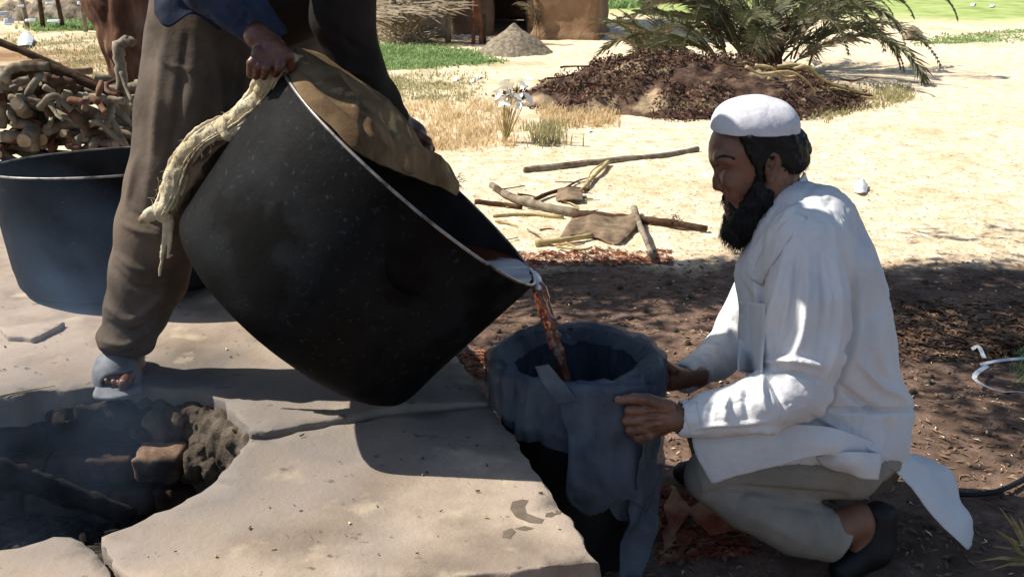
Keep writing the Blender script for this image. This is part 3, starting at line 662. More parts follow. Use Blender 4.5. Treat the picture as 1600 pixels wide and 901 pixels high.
part('fold', sheet('fold', [[bagp(1000, 640, .015), bagp(1034, 630, .01)], [bagp(1000, 720, .02), bagp(1036, 715, .014)], [bagp(985, 800, .016), bagp(1030, 800, .02)], [bagp(965, 905, .02), bagp(1000, 900, .03)]], 30, 24, .0015, .014, 16), mbag, bg_)
tick('platform')
# ================================================================== MAN IN WHITE (kneeling, profile to the left)
from mathutils.bvhtree import BVHTree
def bvh(*gs): v, f = join(*gs); return BVHTree.FromPolygons(v.tolist(), f.tolist())
def onsurf(tree, px, py, off=.004, dflt=2.2):
    d = Vector(Fv + Rv*(px-800)/FPX + Uv*(450.5-py)/FPX).normalized(); o = Vector((0, 0, CH)); h = tree.ray_cast(o, d)
    return np.array(h[0] - d*off) if h[0] is not None else V(px, py, y=dflt)
HY = 2.42
def H(px, py, dy=0.): return V(px, py, y=HY+dy)
man = empty('person', 'kneeling bearded man in white tunic and cap holding the bag on the bin', 'person', (V(1250, 860, z=0)))
hd = Sdf()
hd.ell(H(1184, 235), (.101, .076, .100), None, .02)
hd.ell(H(1142, 232), (.044, .060, .055), None, .03)
hd.ell(H(1156, 284), (.040, .054, .060), None, .03)
hd.ell(H(1166, 330), (.046, .052, .045), None, .03)
hd.ell(H(1190, 300), (.05, .058, .06), None, .03)
for sg in (-1, 1):
    hd.cone(H(1119, 248, 0), H(1124, 246, sg*.042), .0085, .008, .014)
    hd.cone(H(1124, 246, sg*.042), H(1140, 252, sg*.058), .008, .007, .014)
    hd.ell(H(1125, 265, sg*.029), (.016, .018, .0125), None, .010, 's')
    hd.ell(H(1147, 284, sg*.042), (.026, .019, .020), None, .02)
    hd.ell(H(1138, 264, sg*.031), (.0135, .0145, .0125), None, .003)
    hd.cone(H(1123, 261, sg*.022), H(1132, 260, sg*.045), .0032, .0032, .004)    # upper lid
    hd.cone(H(1125, 269, sg*.022), H(1134, 270, sg*.043), .0028, .0028, .004)
    hd.ell(H(1127, 294, sg*.0125), (.0095, .0065, .0085), None, .006)
    hd.ell(H(1125, 299, sg*.009), (.004, .003, .003), None, .003, 's')
hd.cone(H(1129, 259), H(1121, 280), .0080, .0095, .012)
hd.cone(H(1121, 280), H(1121, 290), .0095, .0115, .008)
hd.ell(H(1139, 311), (.011, .022, .010), None, .010)
hd.ell(H(1137, 316), (.0085, .019, .0045), None, .004)
hd.ell(H(1137, 325), (.0095, .018, .0065), None, .004)
hd.ell(H(1131, 320.5), (.008, .02, .0012), None, .002, 's')
hd.ell(H(1148, 345), (.022, .022, .020), None, .02)
for sg in (-1, 1): hd.cone(H(1134, 296, sg*.020), H(1147, 318, sg*.036), .002, .002, .006, 's').ell(H(1147, 302, sg*.040), (.014, .012, .016), None, .012)
for sg in (-1, 1):
    er = rotm(0, 12, sg*-14)
    hd.ell(H(1208, 259, sg*.080), (.0185, .0085, .032), er, .004)
    hd.ell(H(1205, 256, sg*.088), (.0105, .0095, .020), er, .003, 's').ell(H(1213, 258, sg*.0865), (.0022, .003, .019), er, .002)
    hd.ell(H(1200, 264, sg*.084), (.005, .006, .007), None, .004)
    hd.ell(H(1203, 281, sg*.078), (.009, .006, .009), None, .006)
hd.cone(H(1205, 275), H(1228, 350), .054, .064, .03)
g1 = hd.mesh(.0021, hi=hd.bounds()[1]+.01, disp=lambda v, N: fbm(v, 90, 3, 4)*.0004)
# torso core + arms under the cloth (coarse), hands (fine)
tb = Sdf(); tb.cone(H(1240, 370), H(1290, 600, .05), .08, .11, .03).cone(H(1290, 600, .05), H(1320, 690, .05), .11, .1, .03)
g2 = tb.mesh(.012)
hn = Sdf(); ny_ = 2.135
def K(px, py, dy=0): return V(px, py, y=ny_+dy)
hn.cone(K(1110, 655, .01), K(1070, 654), .030, .028, .01).cone(K(1070, 654), K(1046, 652), .027, .030, .012)
hn.ell(K(1034, 652, .005), (.038, .020, .042), rotm(0, 8, 12), .012)
hn.cone(K(1045, 636, -.008), K(1012, 624, -.012), .0165, .0125, .010).cone(K(1012, 624, -.012), K(990, 622, -.008), .0125, .0115, .003).cone(K(990, 622, -.008), K(965, 624, -.002), .0112, .0088, .003)
for i, (kx, ky, mx, my, tx, ty, r) in enumerate([(1006, 640, 984, 640, 981, 652, .0118), (1003, 655, 979, 657, 985, 669, .0118), (1006, 668, 984, 671, 992, 681, .0112), (1014, 679, 996, 684, 1004, 690, .010)]):
    a, b, c = K(kx, ky, -.006), K(mx, my, -.004+.002*i), K(tx, ty, .022)
    hn.cone(K(1030, 640+i*9, 0), a, r*1.1, r*1.05, .007).cone(a, b, r*1.02, r*.95, .002).cone(b, c, r*.95, r*.8, .002)
    hn.ell(a+[0, -.003, 0], (r*1.0, r*.8, r*.95), None, .005)
for i in range(3): hn.cone(K(1040, 641+i*10, -.022), K(1008, 642+i*12, -.017), .002, .0025, .006)
g3 = hn.mesh(.0019, disp=lambda v, N: fbm(v, 120, 3, 4)*.0006)
hf = Sdf()
def K2(px, py, dy=0): return V(px, py, y=2.46+dy)
hf.cone(K2(1092, 588, .03), K2(1066, 590, .01), .027, .026, .01).ell(K2(1052, 590), (.028, .024, .033), rotm(0, 0, 30), .012)
for i in range(4): hf.cone(K2(1046, 574+i*10, .012), K2(1032, 573+i*11, .035), .011, .0105, .004).cone(K2(1032, 573+i*11, .035), K2(1016, 576+i*10, .045), .0105, .0085, .002)
hf.cone(K2(1052, 578, -.015), K2(1036, 566, -.012), .012, .011, .006).cone(K2(1036, 566, -.012), K2(1024, 562, .0), .011, .0085, .003)
g4 = hf.mesh(.0022, disp=lambda v, N: fbm(v, 120, 3, 4)*.0006)
# ankle and heel of the near foot
ft = Sdf(); ft.cone(V(1315, 822, y=2.22), V(1345, 812, y=2.22), .042, .034, .02).cone(V(1345, 812, y=2.22), V(1362, 838, y=2.22), .034, .033, .02).cone(V(1362, 838, y=2.22), V(1335, 882, y=2.2), .033, .03, .02)
g5 = ft.mesh(.004)
part('body', mesh('body', *join(g1, g2, g3, g4, g5)), M['skin'], man)
tr1 = bvh(g1, g3)
# eyes, brows, lips, nail
for sg in (-1, 1):
    s = Sdf().ell(H(1137.5, 264.5, sg*.0315), (.0128, .0138, .0118)); part('eyeball', mesh('eyeball', *s.mesh(.0014)), M['eye'], man)
    s = Sdf().ell(H(1130.8, 266.5, sg*.0315), (.0042, .0058, .0055)); part('iris', mesh('iris', *s.mesh(.0008)), M['hair'], man)
def hairs(mb, pts, nrm, dirs, ln, r, n, seed, curl=.3):
    rn = random.Random(seed)
    for k in range(n):
        i = rn.randrange(len(pts)); p = Vector(pts[i]); N = Vector(nrm[i]); d = Vector(dirs(p)) + N*.35 + Vector((rn.uniform(-1, 1), rn.uniform(-1, 1), rn.uniform(-1, 1)))*curl; d.normalize()
        L = ln*rn.uniform(.5, 1.2); s_ = d.cross(N if abs(d.dot(N)) < .95 else Vector((0, 0, 1))).normalized()*r
        a = p - N*.002; b = a + d*L*.55 + N*.001; e = a + d*L + Vector((rn.uniform(-1, 1), rn.uniform(-1, 1), rn.uniform(-1, 1)))*L*.2
        mb.add([a-s_, a+s_, b+s_*.8, b-s_*.8, e], [[0, 1, 2, 3], [3, 2, 4]])
def vn(v, F):
    fn = np.cross(v[F[:,2]]-v[F[:,0]], v[F[:,3]]-v[F[:,1]]); N = np.zeros_like(v)
    for k in range(4): np.add.at(N, F[:,k], fn)
    return N/(np.linalg.norm(N, axis=1, keepdims=True)+1e-12)
def hairy(name, sdf, mt, root, n, ln, dirs, seed, h=.003, r=.0005, warp=.003, keep=None, curl=.3):
    v, F = sdf.mesh(h, warp=lambda p: fbm(p, 70, 3, seed)*warp); N = vn(v, F); idx = np.arange(len(v))
    if keep is not None: idx = idx[keep(v)]
    mb = MB(); mb.add(v, F.tolist()); hairs(mb, v[idx], N[idx], dirs, ln, r, n, seed, curl)
    return part(name, mb.me(name, True), mt, root)
bd = Sdf()
bd.ell(H(1157, 350), (.038, .044, .042), None, .02).ell(H(1148, 362), (.032, .036, .032), None, .02).ell(H(1172, 336), (.046, .056, .040), None, .02)
bd.ell(H(1182, 350), (.035, .05, .035), None, .02)
for sg in (-1, 1):
    bd.ell(H(1197, 318, sg*.052), (.024, .022, .034), None, .02); bd.cone(H(1190, 268, sg*.066), H(1182, 305, sg*.060), .011, .018, .015).cone(H(1182, 305, sg*.060), H(1164, 335, sg*.046), .018, .022, .02)
    bd.cone(H(1132, 309, sg*.004), H(1142, 317, sg*.027), .0048, .0065, .005).cone(H(1142, 317, sg*.027), H(1150, 335, sg*.034), .0065, .010, .01)
bd.ell(H(1133, 321, 0), (.012, .022, .010), None, .008, 's')
hairy('beard', bd, M['hair'], man, 5200, .022, lambda p: (-.12, -.05, -1), 11, r=.00055, warp=.006)
hr = Sdf()
hr.ell(H(1208, 228), (.077, .0825, .060), None, .02).ell(H(1228, 245), (.050, .070, .042), None, .02)
for sg in (-1, 1):
    hr.cone(H(1178, 217, sg*.069), H(1235, 217, sg*.064), .014, .014, .01).cone(H(1185, 228, sg*.069), H(1235, 228, sg*.066), .011, .012, .01).cone(H(1166, 214, sg*.064), H(1180, 240, sg*.070), .018, .014, .02).cone(H(1180, 240, sg*.070), H(1190, 275, sg*.072), .014, .010, .02)
    hr.ell(H(1209, 265, sg*.094), (.018, .030, .024), rotm(0, 12, 0), .004, 's')
hr.box(H(1180, 152), (.3, .3, .07), None, .001, .001, 's')
hairy('hair', hr, M['hair'], man, 2600, .012, lambda p: (.25, 0, -1), 12, warp=.004, curl=.2)
s = Sdf()
for sg in (-1,): s.cone(H(1158, 207, sg*.062), H(1174, 212, sg*.072), .008, .006, .004)
part('temple_hair', mesh('temple_hair', *s.mesh(.0025, warp=rough(.002, 120, 1))), M['hairgrey'], man)
eb = MB()
for k in range(260):
    u = random.random(); a = onsurf(tr1, 1116+30*u, 249-5*math.sin(u*3)+random.uniform(-2.2, 2.2), .0005); d = Vector((.9, 0, .15-.3*u)); b = Vector(a)+d*.007+Vector((0, -.001, 0)); sd = Vector((0, 0, .0006))
    eb.add([Vector(a)-sd, Vector(a)+sd, b], [[0, 1, 2]])
part('eyebrow', eb.me('eyebrow'), M['hair'], man)
s = Sdf().ell(K(966, 621, -.0065), (.0065, .003, .005), rotm(0, -5, 0)); part('nail', mesh('nail', *s.mesh(.001)), M['nail'], man)
# cap
cp = Sdf().box(H(1178, 223), (.0925, .0805, .091), None, .050, .001).ell(H(1178, 202), (.0935, .082, .077), None, .015)
zc = H(1178, 203)[2]
cp.box([H(1178, 203)[0], HY, zc-.1], (.2, .2, .1), None, .001, .002, 's')
cp.ell(H(1180, 215), (.086, .074, .075), None, .002, 's')
v, F = cp.mesh(.0028, disp=folds([([(1170, 160), (1172, 178), (1185, 200)], 2.5, -.00054), ([(1205, 160), (1200, 180), (1212, 202)], 3, -.00052), ([(1150, 165), (1145, 185), (1150, 204)], 3, -.0005), ([(1165, 178), (1190, 172), (1215, 178)], 2.5, -.00052)], lambda v, N: fbm(v, 28, 3, 6)*.0011))
part('cap', mesh('cap', v, F), M['cap'], man)
# ---- tunic
kt = Sdf()
for yy in (2.375, 2.55):
    Q = lambda px, py: V(px, py, y=yy)
    kt.ell(Q(1265, 350), (.078, .085, .075), None, .05)
    kt.cone(Q(1262, 372), Q(1263, 430), .115, .150, .04).cone(Q(1263, 430), Q(1274, 520), .152, .166, .03).cone(Q(1274, 520), Q(1292, 620), .166, .170, .03)
kt.cone(V(1225, 322, y=2.42), V(1246, 350, y=2.42), .066, .080, .04)
kt.cone(V(1205, 372, y=2.42), V(1190, 420, y=2.42), .030, .050, .03)
# collar band round the neck
ring = [(1256, 283, 0), (1247, 298, -.045), (1228, 324, -.066), (1205, 356, -.055), (1184, 384, -.012), (1184, 384, .012), (1205, 356, .055), (1228, 324, .066), (1247, 298, .045), (1256, 283, 0)]
kt.chain([H(*q) for q in ring], [.0085]*10, .006)
kt.chain([H(a+6, b+12, c*1.15) for a, b, c in ring], [.010]*10, .012)
kt.cone(H(1200, 270), H(1216, 345), .050, .056, .004, 's')
# blouse overhang then the lower skirt over hips
kt.ell(V(1332, 618, y=2.43), (.140, .17, .075), rotm(0, 10, 0), .03)
kt.cone(V(1345, 680, y=2.34), V(1335, 700, y=2.5), .112, .112, .012)
kt.cone(V(1335, 688, y=2.27), V(1140, 688, y=2.22), .075, .050, .02)
kt.cone(V(1335, 688, y=2.55), V(1120, 655, y=2.58), .08, .052, .02)
# near sleeve
kt.chain([V(1262, 385, y=2.27), V(1263, 470, y=2.22), V(1262, 545, y=2.19), V(1248, 606, y=2.165), V(1180, 632, y=2.14), V(1120, 645, y=2.13), V(1074, 653, y=2.135)], [.088, .092, .086, .074, .058, .047, .042], .014)
kt.cone(V(1085, 654, y=2.135), V(1050, 652, y=2.13), .033, .033, .003, 's')
# far sleeve
kt.chain([V(1200, 440, y=2.66), V(1158, 520, y=2.68), V(1120, 562, y=2.62), V(1072, 587, y=2.50)], [.075, .072, .052, .040], .014)
kt.cone(V(1080, 588, y=2.51), V(1050, 590, y=2.45), .030, .030, .003, 's')
FL = [([(1226, 335), (1205, 380), (1190, 440), (1188, 520)], 5, -.010), ([(1252, 322), (1222, 345), (1200, 385)], 4, .007),
      ([(1232, 385), (1222, 440), (1205, 500), (1200, 560)], 7, .012), ([(1246, 400), (1240, 460), (1228, 520)], 5, -.009), ([(1262, 395), (1262, 450), (1256, 520), (1235, 570)], 8, .009),
      ([(1282, 400), (1286, 470), (1280, 540)], 6, -.008), ([(1304, 410), (1312, 480), (1306, 550), (1290, 590)], 7, .009),
      ([(1318, 400), (1334, 460), (1332, 530), (1312, 590), (1290, 640)], 5, -.016),
      ([(1202, 566), (1235, 560), (1285, 572)], 6, .012), ([(1205, 580), (1240, 582), (1280, 596)], 4, -.009), ([(1200, 590), (1212, 612), (1222, 640)], 5, -.011), ([(1192, 590), (1190, 612), (1196, 640)], 6, .010),
      ([(1170, 605), (1165, 625), (1168, 650)], 6, -.006), ([(1140, 618), (1132, 636), (1134, 658)], 6, .006), ([(1115, 625), (1108, 640), (1108, 660)], 5, -.005), ([(1090, 668), (1140, 662), (1200, 656)], 4, .006),
      ([(1345, 380), (1372, 450), (1378, 520)], 9, .008), ([(1350, 440), (1356, 520), (1342, 590)], 8, -.009), ([(1385, 470), (1392, 540), (1400, 600)], 7, -.006), ([(1340, 560), (1372, 600), (1415, 626)], 7, .010),
      ([(1310, 600), (1340, 625), (1380, 645)], 6, -.012), ([(1365, 500), (1372, 560), (1395, 610)], 8, .009),
      ([(1300, 640), (1350, 642), (1425, 640)], 4, -.016), ([(1270, 655), (1310, 680), (1345, 712)], 5, -.010), ([(1290, 660), (1340, 690), (1380, 712)], 7, .009), ([(1380, 650), (1390, 690), (1375, 720)], 7, -.007),
      ([(1160, 670), (1220, 672), (1290, 690)], 6, .007), ([(1120, 690), (1180, 684), (1250, 700)], 5, -.006), ([(1240, 690), (1280, 705), (1320, 712)], 5, .006),
      ([(1160, 440), (1172, 480), (1170, 560)], 6, -.006), ([(1178, 430), (1186, 500), (1182, 570)], 5, .006), ([(1120, 540), (1135, 560), (1140, 580)], 5, -.007), ([(1095, 560), (1105, 575), (1112, 592)], 5, .005), ([(1130, 500), (1150, 530), (1155, 570)], 6, .007)]
zh = V(1250, 735, y=2.2)[2]
for (a, b) in (((1080, 762), (1150, 752)), ((1150, 752), (1310, 718))):
    pass
def base_cloth(v, N):
    q = v*np.array([1, 1, .55]); return fbm(q, 9, 3, 31)*.0060 + (1-np.abs(fbm(v*np.array([1.2, 1, .3])+fbm(v, 6, 2, 3)[:, None]*.02, 20, 2, 40)))*.0045 + np.clip(.35-np.abs(fbm(v*np.array([1.5, 1.5, .6])+fbm(v, 9, 2, 13)[:, None]*.03, 17, 3, 51)), 0, 1)*-.006
FL = [(a, b*.85, c*1.45) for a, b, c in FL]
def soft_cloth(v, N): return fbm(v*np.array([1, 1, .5]), 7, 3, 31)*.005 + fbm(v*np.array([1, 1, .5]), 30, 2, 33)*.0008
g = kt.mesh(.0038, disp=folds(FL, base_cloth))
part('tunic', mesh('tunic', *g), M['kurta'], man)
trk = bvh(g)
def S4(rows, off, tree, dfl=2.2): return [[onsurf(tree, a, b, off, dfl) for a, b in r] for r in rows]
part('pocket', sheet('pocket', S4([[(1157, 470), (1176, 472), (1196, 474)], [(1155, 520), (1174, 522), (1194, 524)], [(1153, 580), (1172, 582), (1190, 582)]], .006, trk), 18, 12, .003, .001, 30), M['kurta'], man)
lo_ = [(1262, 286, 0), (1252, 303, -.047), (1232, 330, -.069), (1208, 362, -.058), (1186, 392, -.014)]
rows = [[H(a, b, c*1.02), H(a-3, b-9, c*.98), H(a-5, b-17, c*.92)] for a, b, c in lo_]
part('collar', sheet('collar', rows, 32, 8, .004, .0015, 40, 2), M['kurta'], man)
part('collar', sheet('collar', [[H(a, b, -c*1.02), H(a-3, b-9, -c*.98), H(a-5, b-17, -c*.92)] for a, b, c in lo_], 32, 8, .004, .0015, 40, 3), M['kurta'], man)
pl_ = [(1243, 330, 1262, 340), (1214, 362, 1232, 376), (1188, 398, 1206, 414), (1172, 436, 1190, 446)]
part('placket', sheet('placket', S4([[(a, b), ((a+c)/2, (b+d)/2), (c, d)] for a, b, c, d in pl_], .003, trk), 27, 8, .003, .001, 40, 4), M['kurta'], man)
part('cuff', sheet('cuff', S4([[(1068, 630), (1078, 629), (1088, 628)], [(1072, 655), (1082, 655), (1092, 654)], [(1080, 680), (1088, 680), (1098, 679)]], .0035, trk), 18, 8, .003, .001, 40, 5), M['kurta'], man)
# front flap lying over the thigh, with its straight hem
part('front_flap', sheet('front_flap', [[V(1082, 664, y=2.175), V(1160, 664, y=2.150), V(1230, 662, y=2.15), V(1300, 668, y=2.165), V(1365, 690, y=2.20)],
    [V(1082, 690, y=2.160), V(1160, 690, y=2.135), V(1230, 690, y=2.135), V(1300, 690, y=2.15), V(1366, 705, y=2.195)],
    [V(1090, 716, y=2.155), V(1155, 716, y=2.132), V(1230, 706, y=2.132), V(1300, 701, y=2.148), V(1368, 722, y=2.195)],
    [V(1112, 755, y=2.15), V(1160, 740, y=2.135), V(1228, 723, y=2.135), V(1300, 710, y=2.15), V(1372, 742, y=2.2)]], 33, 60, .003, .005, 16, 3), M['kurta'], man)
part('side_hem', sheet('side_hem', [[V(1276, 712, y=2.19), V(1320, 705, y=2.15), V(1378, 708, y=2.18)], [V(1285, 726, y=2.185), V(1330, 725, y=2.145), V(1376, 722, y=2.17)], [V(1310, 734, y=2.18), V(1345, 746, y=2.16), V(1372, 748, y=2.17)]], 16, 20, .003, .004, 20, 5), M['kurta'], man)
part('tail', sheet('tail', [[V(1366, 704, y=2.26), V(1400, 706, y=2.32), V(1428, 712, y=2.40)], [V(1385, 722, y=2.25), V(1440, 728, y=2.31), V(1482, 736, y=2.38)], [V(1420, 762, y=2.24), V(1472, 772, y=2.29), V(1505, 782, y=2.35)], [V(1462, 812, y=2.24), V(1500, 812, y=2.27), V(1519, 808, y=2.31)], [V(1511, 858, y=2.245), V(1515, 856, y=2.25), V(1519, 850, y=2.26)]], 44, 26, .003, .010, 11, 9), M['kurta'], man)
# ---- trousers
tz = Sdf()
tz.chain([V(1345, 722, y=2.30), V(1230, 728, y=2.26), V(1112, 738, y=2.245)], [.088, .078, .062], .012)
tz.chain([V(1106, 745, y=2.245), V(1170, 785, y=2.23), V(1245, 820, y=2.22), V(1312, 842, y=2.22)], [.058, .066, .070, .060], .010)
tz.cone(V(1345, 722, y=2.55), V(1098, 652, y=2.60), .085, .055, .02).cone(V(1098, 652, y=2.60), V(1130, 800, y=2.68), .052, .045, .02)
tz.cone(V(1350, 715, y=2.35), V(1350, 715, y=2.5), .09, .09, .03)
a = V(1285, 886, y=2.22); b = V(1346, 800, y=2.22); d_ = (b-a)/np.linalg.norm(b-a); nr = np.array([d_[2], 0, -d_[0]])
if nr[0] < 0: nr = -nr
mid = (a+b)/2+nr*.12; ang = math.degrees(math.atan2(-nr[2], nr[0]))
tz.box(mid, (.12, .12, .2), rotm(0, ang, 0), .002, .004, 's')
TL = [([(1100, 772), (1150, 764), (1220, 770), (1320, 775)], 6, -.014), ([(1085, 720), (1100, 760), (1095, 790)], 6, .004), ([(1180, 748), (1165, 768), (1150, 790)], 5, -.006), ([(1120, 765), (1150, 768), (1185, 755)], 4, .006), ([(1290, 800), (1280, 840), (1275, 870)], 7, -.006),
      ([(1310, 800), (1305, 840), (1296, 868)], 6, .006), ([(1150, 800), (1210, 820), (1260, 850)], 9, .005), ([(1200, 730), (1260, 735), (1330, 745)], 8, .006), ([(1180, 785), (1240, 790), (1310, 800)], 7, -.005)]
g = tz.mesh(.0048, disp=folds(TL, soft_cloth)); part('trousers', mesh('trousers', *g), M['trouser'], man)
sh = Sdf(); sh.cone(V(1373, 806, y=2.22), V(1366, 858, y=2.21), .036, .040, .02).cone(V(1366, 858, y=2.21), V(1318, 890, y=2.20), .038, .034, .02).cone(V(1390, 800, y=2.22), V(1388, 850, y=2.22), .018, .02, .01)
sh.ell(V(1345, 815, y=2.2), (.03, .05, .03), None, .01, 's')
part('shoe', mesh('shoe', *sh.mesh(.004)), M['shoe'], man)
p = V(1130, 800, y=2.68); fz = Sdf().cone([p[0]+.03, 2.68, .045], [p[0]-.12, 2.66, .03], .042, .03, .01).cone([p[0]+.03, 2.68, .045], [p[0], 2.68, .12], .04, .035, .01)
part('shoe', mesh('shoe', *fz.mesh(.006)), M['shoe'], man)
tick('man1')
# ================================================================== MAN TIPPING THE CAULDRON (head above the frame)
m2 = empty('person', 'standing man in brown trousers and navy shirt bending over the tilted cauldron', 'person', V(180, 605, z=PZ))
topR = Cp - dn*RP                                   # highest point of the rim
hipz = 1.32
tq = Sdf()
A_ = lambda px, py, y: V(px, py, y=y)
fz_ = V(180, 603, z=PZ+.012)
tq.chain([A_(352, -70, 2.70), A_(318, 60, 2.62), A_(296, 180, 2.54), A_(272, 290, 2.48), A_(250, 360, 2.45), A_(232, 430, 2.44), A_(212, 485, 2.44), A_(196, 522, 2.43)],
         [.165, .128, .118, .106, .096, .088, .074, .060], .02)
tq.chain([A_(455, -70, 2.76), A_(420, 60, 2.80), A_(400, 180, 2.86), A_(410, 300, 2.90), A_(440, 420, 2.86), A_(460, 512, 2.84)], [.165, .140, .122, .108, .088, .070], .02)
tq.cone(A_(360, -60, 2.72), A_(450, -60, 2.76), .17, .17, .05)
# cuff bunching over the slipper
tq.ell(A_(193, 530, 2.42), (.068, .07, .036), rotm(0, 12, 0), .02)
tq.cone(A_(166, 545, 2.38), A_(224, 538, 2.42), .018, .022, .02)
QL = [([(262, 40), (250, 130), (240, 230), (228, 320)], 8, .008), ([(290, 60), (280, 160), (262, 260), (240, 350)], 8, -.009), ([(205, 330), (230, 345), (262, 350)], 5, -.008), ([(195, 350), (222, 362), (262, 372)], 5, .009),
      ([(185, 400), (215, 420), (250, 425)], 6, .007), ([(180, 420), (210, 448), (255, 452)], 5, -.009), ([(165, 480), (200, 500), (232, 480), (262, 450)], 6, .010), ([(168, 505), (205, 520), (245, 500)], 5, -.009),
      ([(156, 530), (195, 540), (235, 515)], 5, .008), ([(152, 552), (190, 556), (235, 540)], 4, -.007), ([(215, 240), (205, 290), (196, 330)], 5, .007), ([(330, 60), (350, 160), (330, 260)], 9, .007), ([(380, 60), (372, 150), (380, 220)], 7, -.007), ([(238, 60), (262, 100), (300, 110)], 5, .006)]
g = tq.mesh(.0055, disp=folds(QL, soft_cloth)); trt = bvh(g)
part('trousers', mesh('trousers', *g), M['brown'], m2)
# side pocket seam
# shirt: bent torso, sleeves
st = Sdf()
st.chain([A_(405, -50, 2.72), A_(430, -220, 2.62), A_(455, -400, 2.48)], [.19, .19, .185], .05)
st.cone(A_(350, -400, 2.50), A_(560, -390, 2.46), .115, .115, .06)
st.ell(A_(455, 0, 2.66), (.175, .14, .085), None, .05)
jk = Sdf(); jk.chain([A_(330, -400, 2.45), A_(268, -190, 2.30), A_(330, -30, 2.30), A_(372, 10, 2.30), A_(418, 58, 2.30)], [.095, .075, .066, .052, .040], .02)
jk.cone(A_(418, 58, 2.30), A_(440, 78, 2.30), .031, .031, .003, 's')
st.chain([A_(590, -380, 2.44), A_(545, -120, 2.40), A_(532, 30, 2.42), A_(556, 110, 2.44), A_(592, 158, 2.47), A_(614, 184, 2.50)], [.098, .078, .066, .058, .046, .036], .02)
NLs = [([(318, 8), (350, 30), (385, 62)], 4, .007), ([(340, 0), (372, 28), (402, 58)], 4, -.006), ([(360, -10), (390, 20), (420, 48)], 4, .006), ([(385, 10), (392, 30), (380, 50)], 3, .006), ([(402, 22), (410, 42), (400, 62)], 3, -.005), ([(372, 0), (380, 20), (366, 36)], 3, .006),
       ([(520, 40), (545, 70), (575, 80)], 6, -.007), ([(515, 80), (545, 110), (585, 118)], 6, .008), ([(540, 130), (570, 140), (600, 150)], 5, -.006), ([(510, 10), (530, 50), (540, 90)], 6, .007)]
g = st.mesh(.0055, disp=folds(NLs, soft_cloth)); part('shirt', mesh('shirt', *g), M['dgrey'], m2)
g = jk.mesh(.004, disp=folds(NLs, base_cloth)); part('jacket_sleeve', mesh('jacket_sleeve', *g), M['navy'], m2)
part('shirt_tail', sheet('shirt_tail', [[A_(232, -30, 2.50), A_(270, -30, 2.47), A_(318, -30, 2.50), A_(350, -30, 2.56)], [A_(238, -5, 2.49), A_(268, 0, 2.455), A_(308, 4, 2.47), A_(345, 10, 2.52)], [A_(240, 20, 2.48), A_(262, 43, 2.45), A_(300, 22, 2.45), A_(345, 48, 2.5)]], 20, 30, .003, .005, 18, 2), M['navy'], m2)
# skin: head, hands, foot
b2 = Sdf()
hc = A_(505, -560, 2.32); b2.ell(hc, (.078, .098, .115), rotm(25, 0, 0), .02); b2.ell(hc+[0, -.06, -.075], (.05, .05, .055), None, .03); b2.cone(hc+[0, .03, -.06], A_(465, -430, 2.44), .055, .065, .03)
b2.cone(hc+[0, -.098, -.03], hc+[0, -.125, -.055], .010, .014, .008)
for sg in (-1, 1):
    b2.ell(hc+[sg*.080, .0, -.02], (.009, .018, .030), None, .004); b2.ell(hc+[sg*.031, -.092, -.02], (.016, .012, .010), None, .008, 's'); b2.ell(hc+[sg*.031, -.083, -.02], (.013, .012, .011), None, .002)
b2.ell(hc+[0, -.098, -.09], (.022, .010, .005), None, .004); b2.ell(hc+[0, -.095, -.102], (.020, .010, .006), None, .004)
h1 = b2.mesh(.005)
ha = Sdf()      # hand on the top of the rim, seen from the back of the hand
ha.cone(A_(412, 50, 2.30), A_(428, 64, 2.30), .027, .026, .01).ell(A_(436, 74, 2.295), (.037, .026, .030), rotm(0, 35, 0), .014)
for i, (a, b, c) in enumerate([((414, 76), (404, 92), (402, 108)), ((424, 82), (413, 97), (410, 112)), ((436, 86), (426, 99), (422, 112)), ((450, 86), (446, 98), (440, 108))]):
    p, q_, r_ = A_(*a, 2.272), A_(*b, 2.262), A_(*c, 2.285); ha.cone(A_(434, 72, 2.28), p, .013, .0115, .01).cone(p, q_, .0112, .0105, .002).cone(q_, r_, .0105, .0085, .002); ha.ell(p+[0, -.003, .002], (.0115, .009, .0105), None, .005)
ha.cone(A_(444, 68, 2.28), A_(460, 80, 2.275), .014, .012, .008).cone(A_(460, 80, 2.275), A_(464, 98, 2.285), .012, .009, .003)
ha = ha.xform(np.eye(3), np.array([-.004, -.045, -.004]))
h2 = ha.mesh(.0022, disp=lambda v, N: fbm(v, 110, 3, 4)*.0007)
hb = Sdf()      # dark hand gripping cloth and far rim
hb.cone(A_(606, 172, 2.49), A_(630, 200, 2.52), .031, .031, .01).ell(A_(642, 214, 2.525), (.036, .024, .040), rotm(0, 48, 0), .014)
for i, (a, b, c) in enumerate([((646, 236), (650, 250), (646, 262)), ((652, 228), (661, 244), (660, 258)), ((656, 220), (668, 234), (671, 248)), ((654, 211), (668, 221), (675, 233))]):
    p, q_, r_ = A_(*a, 2.50), A_(*b, 2.495), A_(*c, 2.515); hb.cone(A_(642, 214, 2.51), p, .013, .0115, .01).cone(p, q_, .0115, .0105, .003).cone(q_, r_, .0105, .0085, .003)
hb.cone(A_(634, 218, 2.50), A_(628, 238, 2.49), .014, .012, .008).cone(A_(628, 238, 2.49), A_(632, 252, 2.50), .012, .009, .003)
h3 = hb.mesh(.0025)
fo = Sdf(); 
def Fp(px, py, z): return V(px, py, z=PZ+z)
ankle = A_(200, 556, 2.50); toe = V(172, 596, z=PZ+.042); toe = toe + [0, .04, 0]
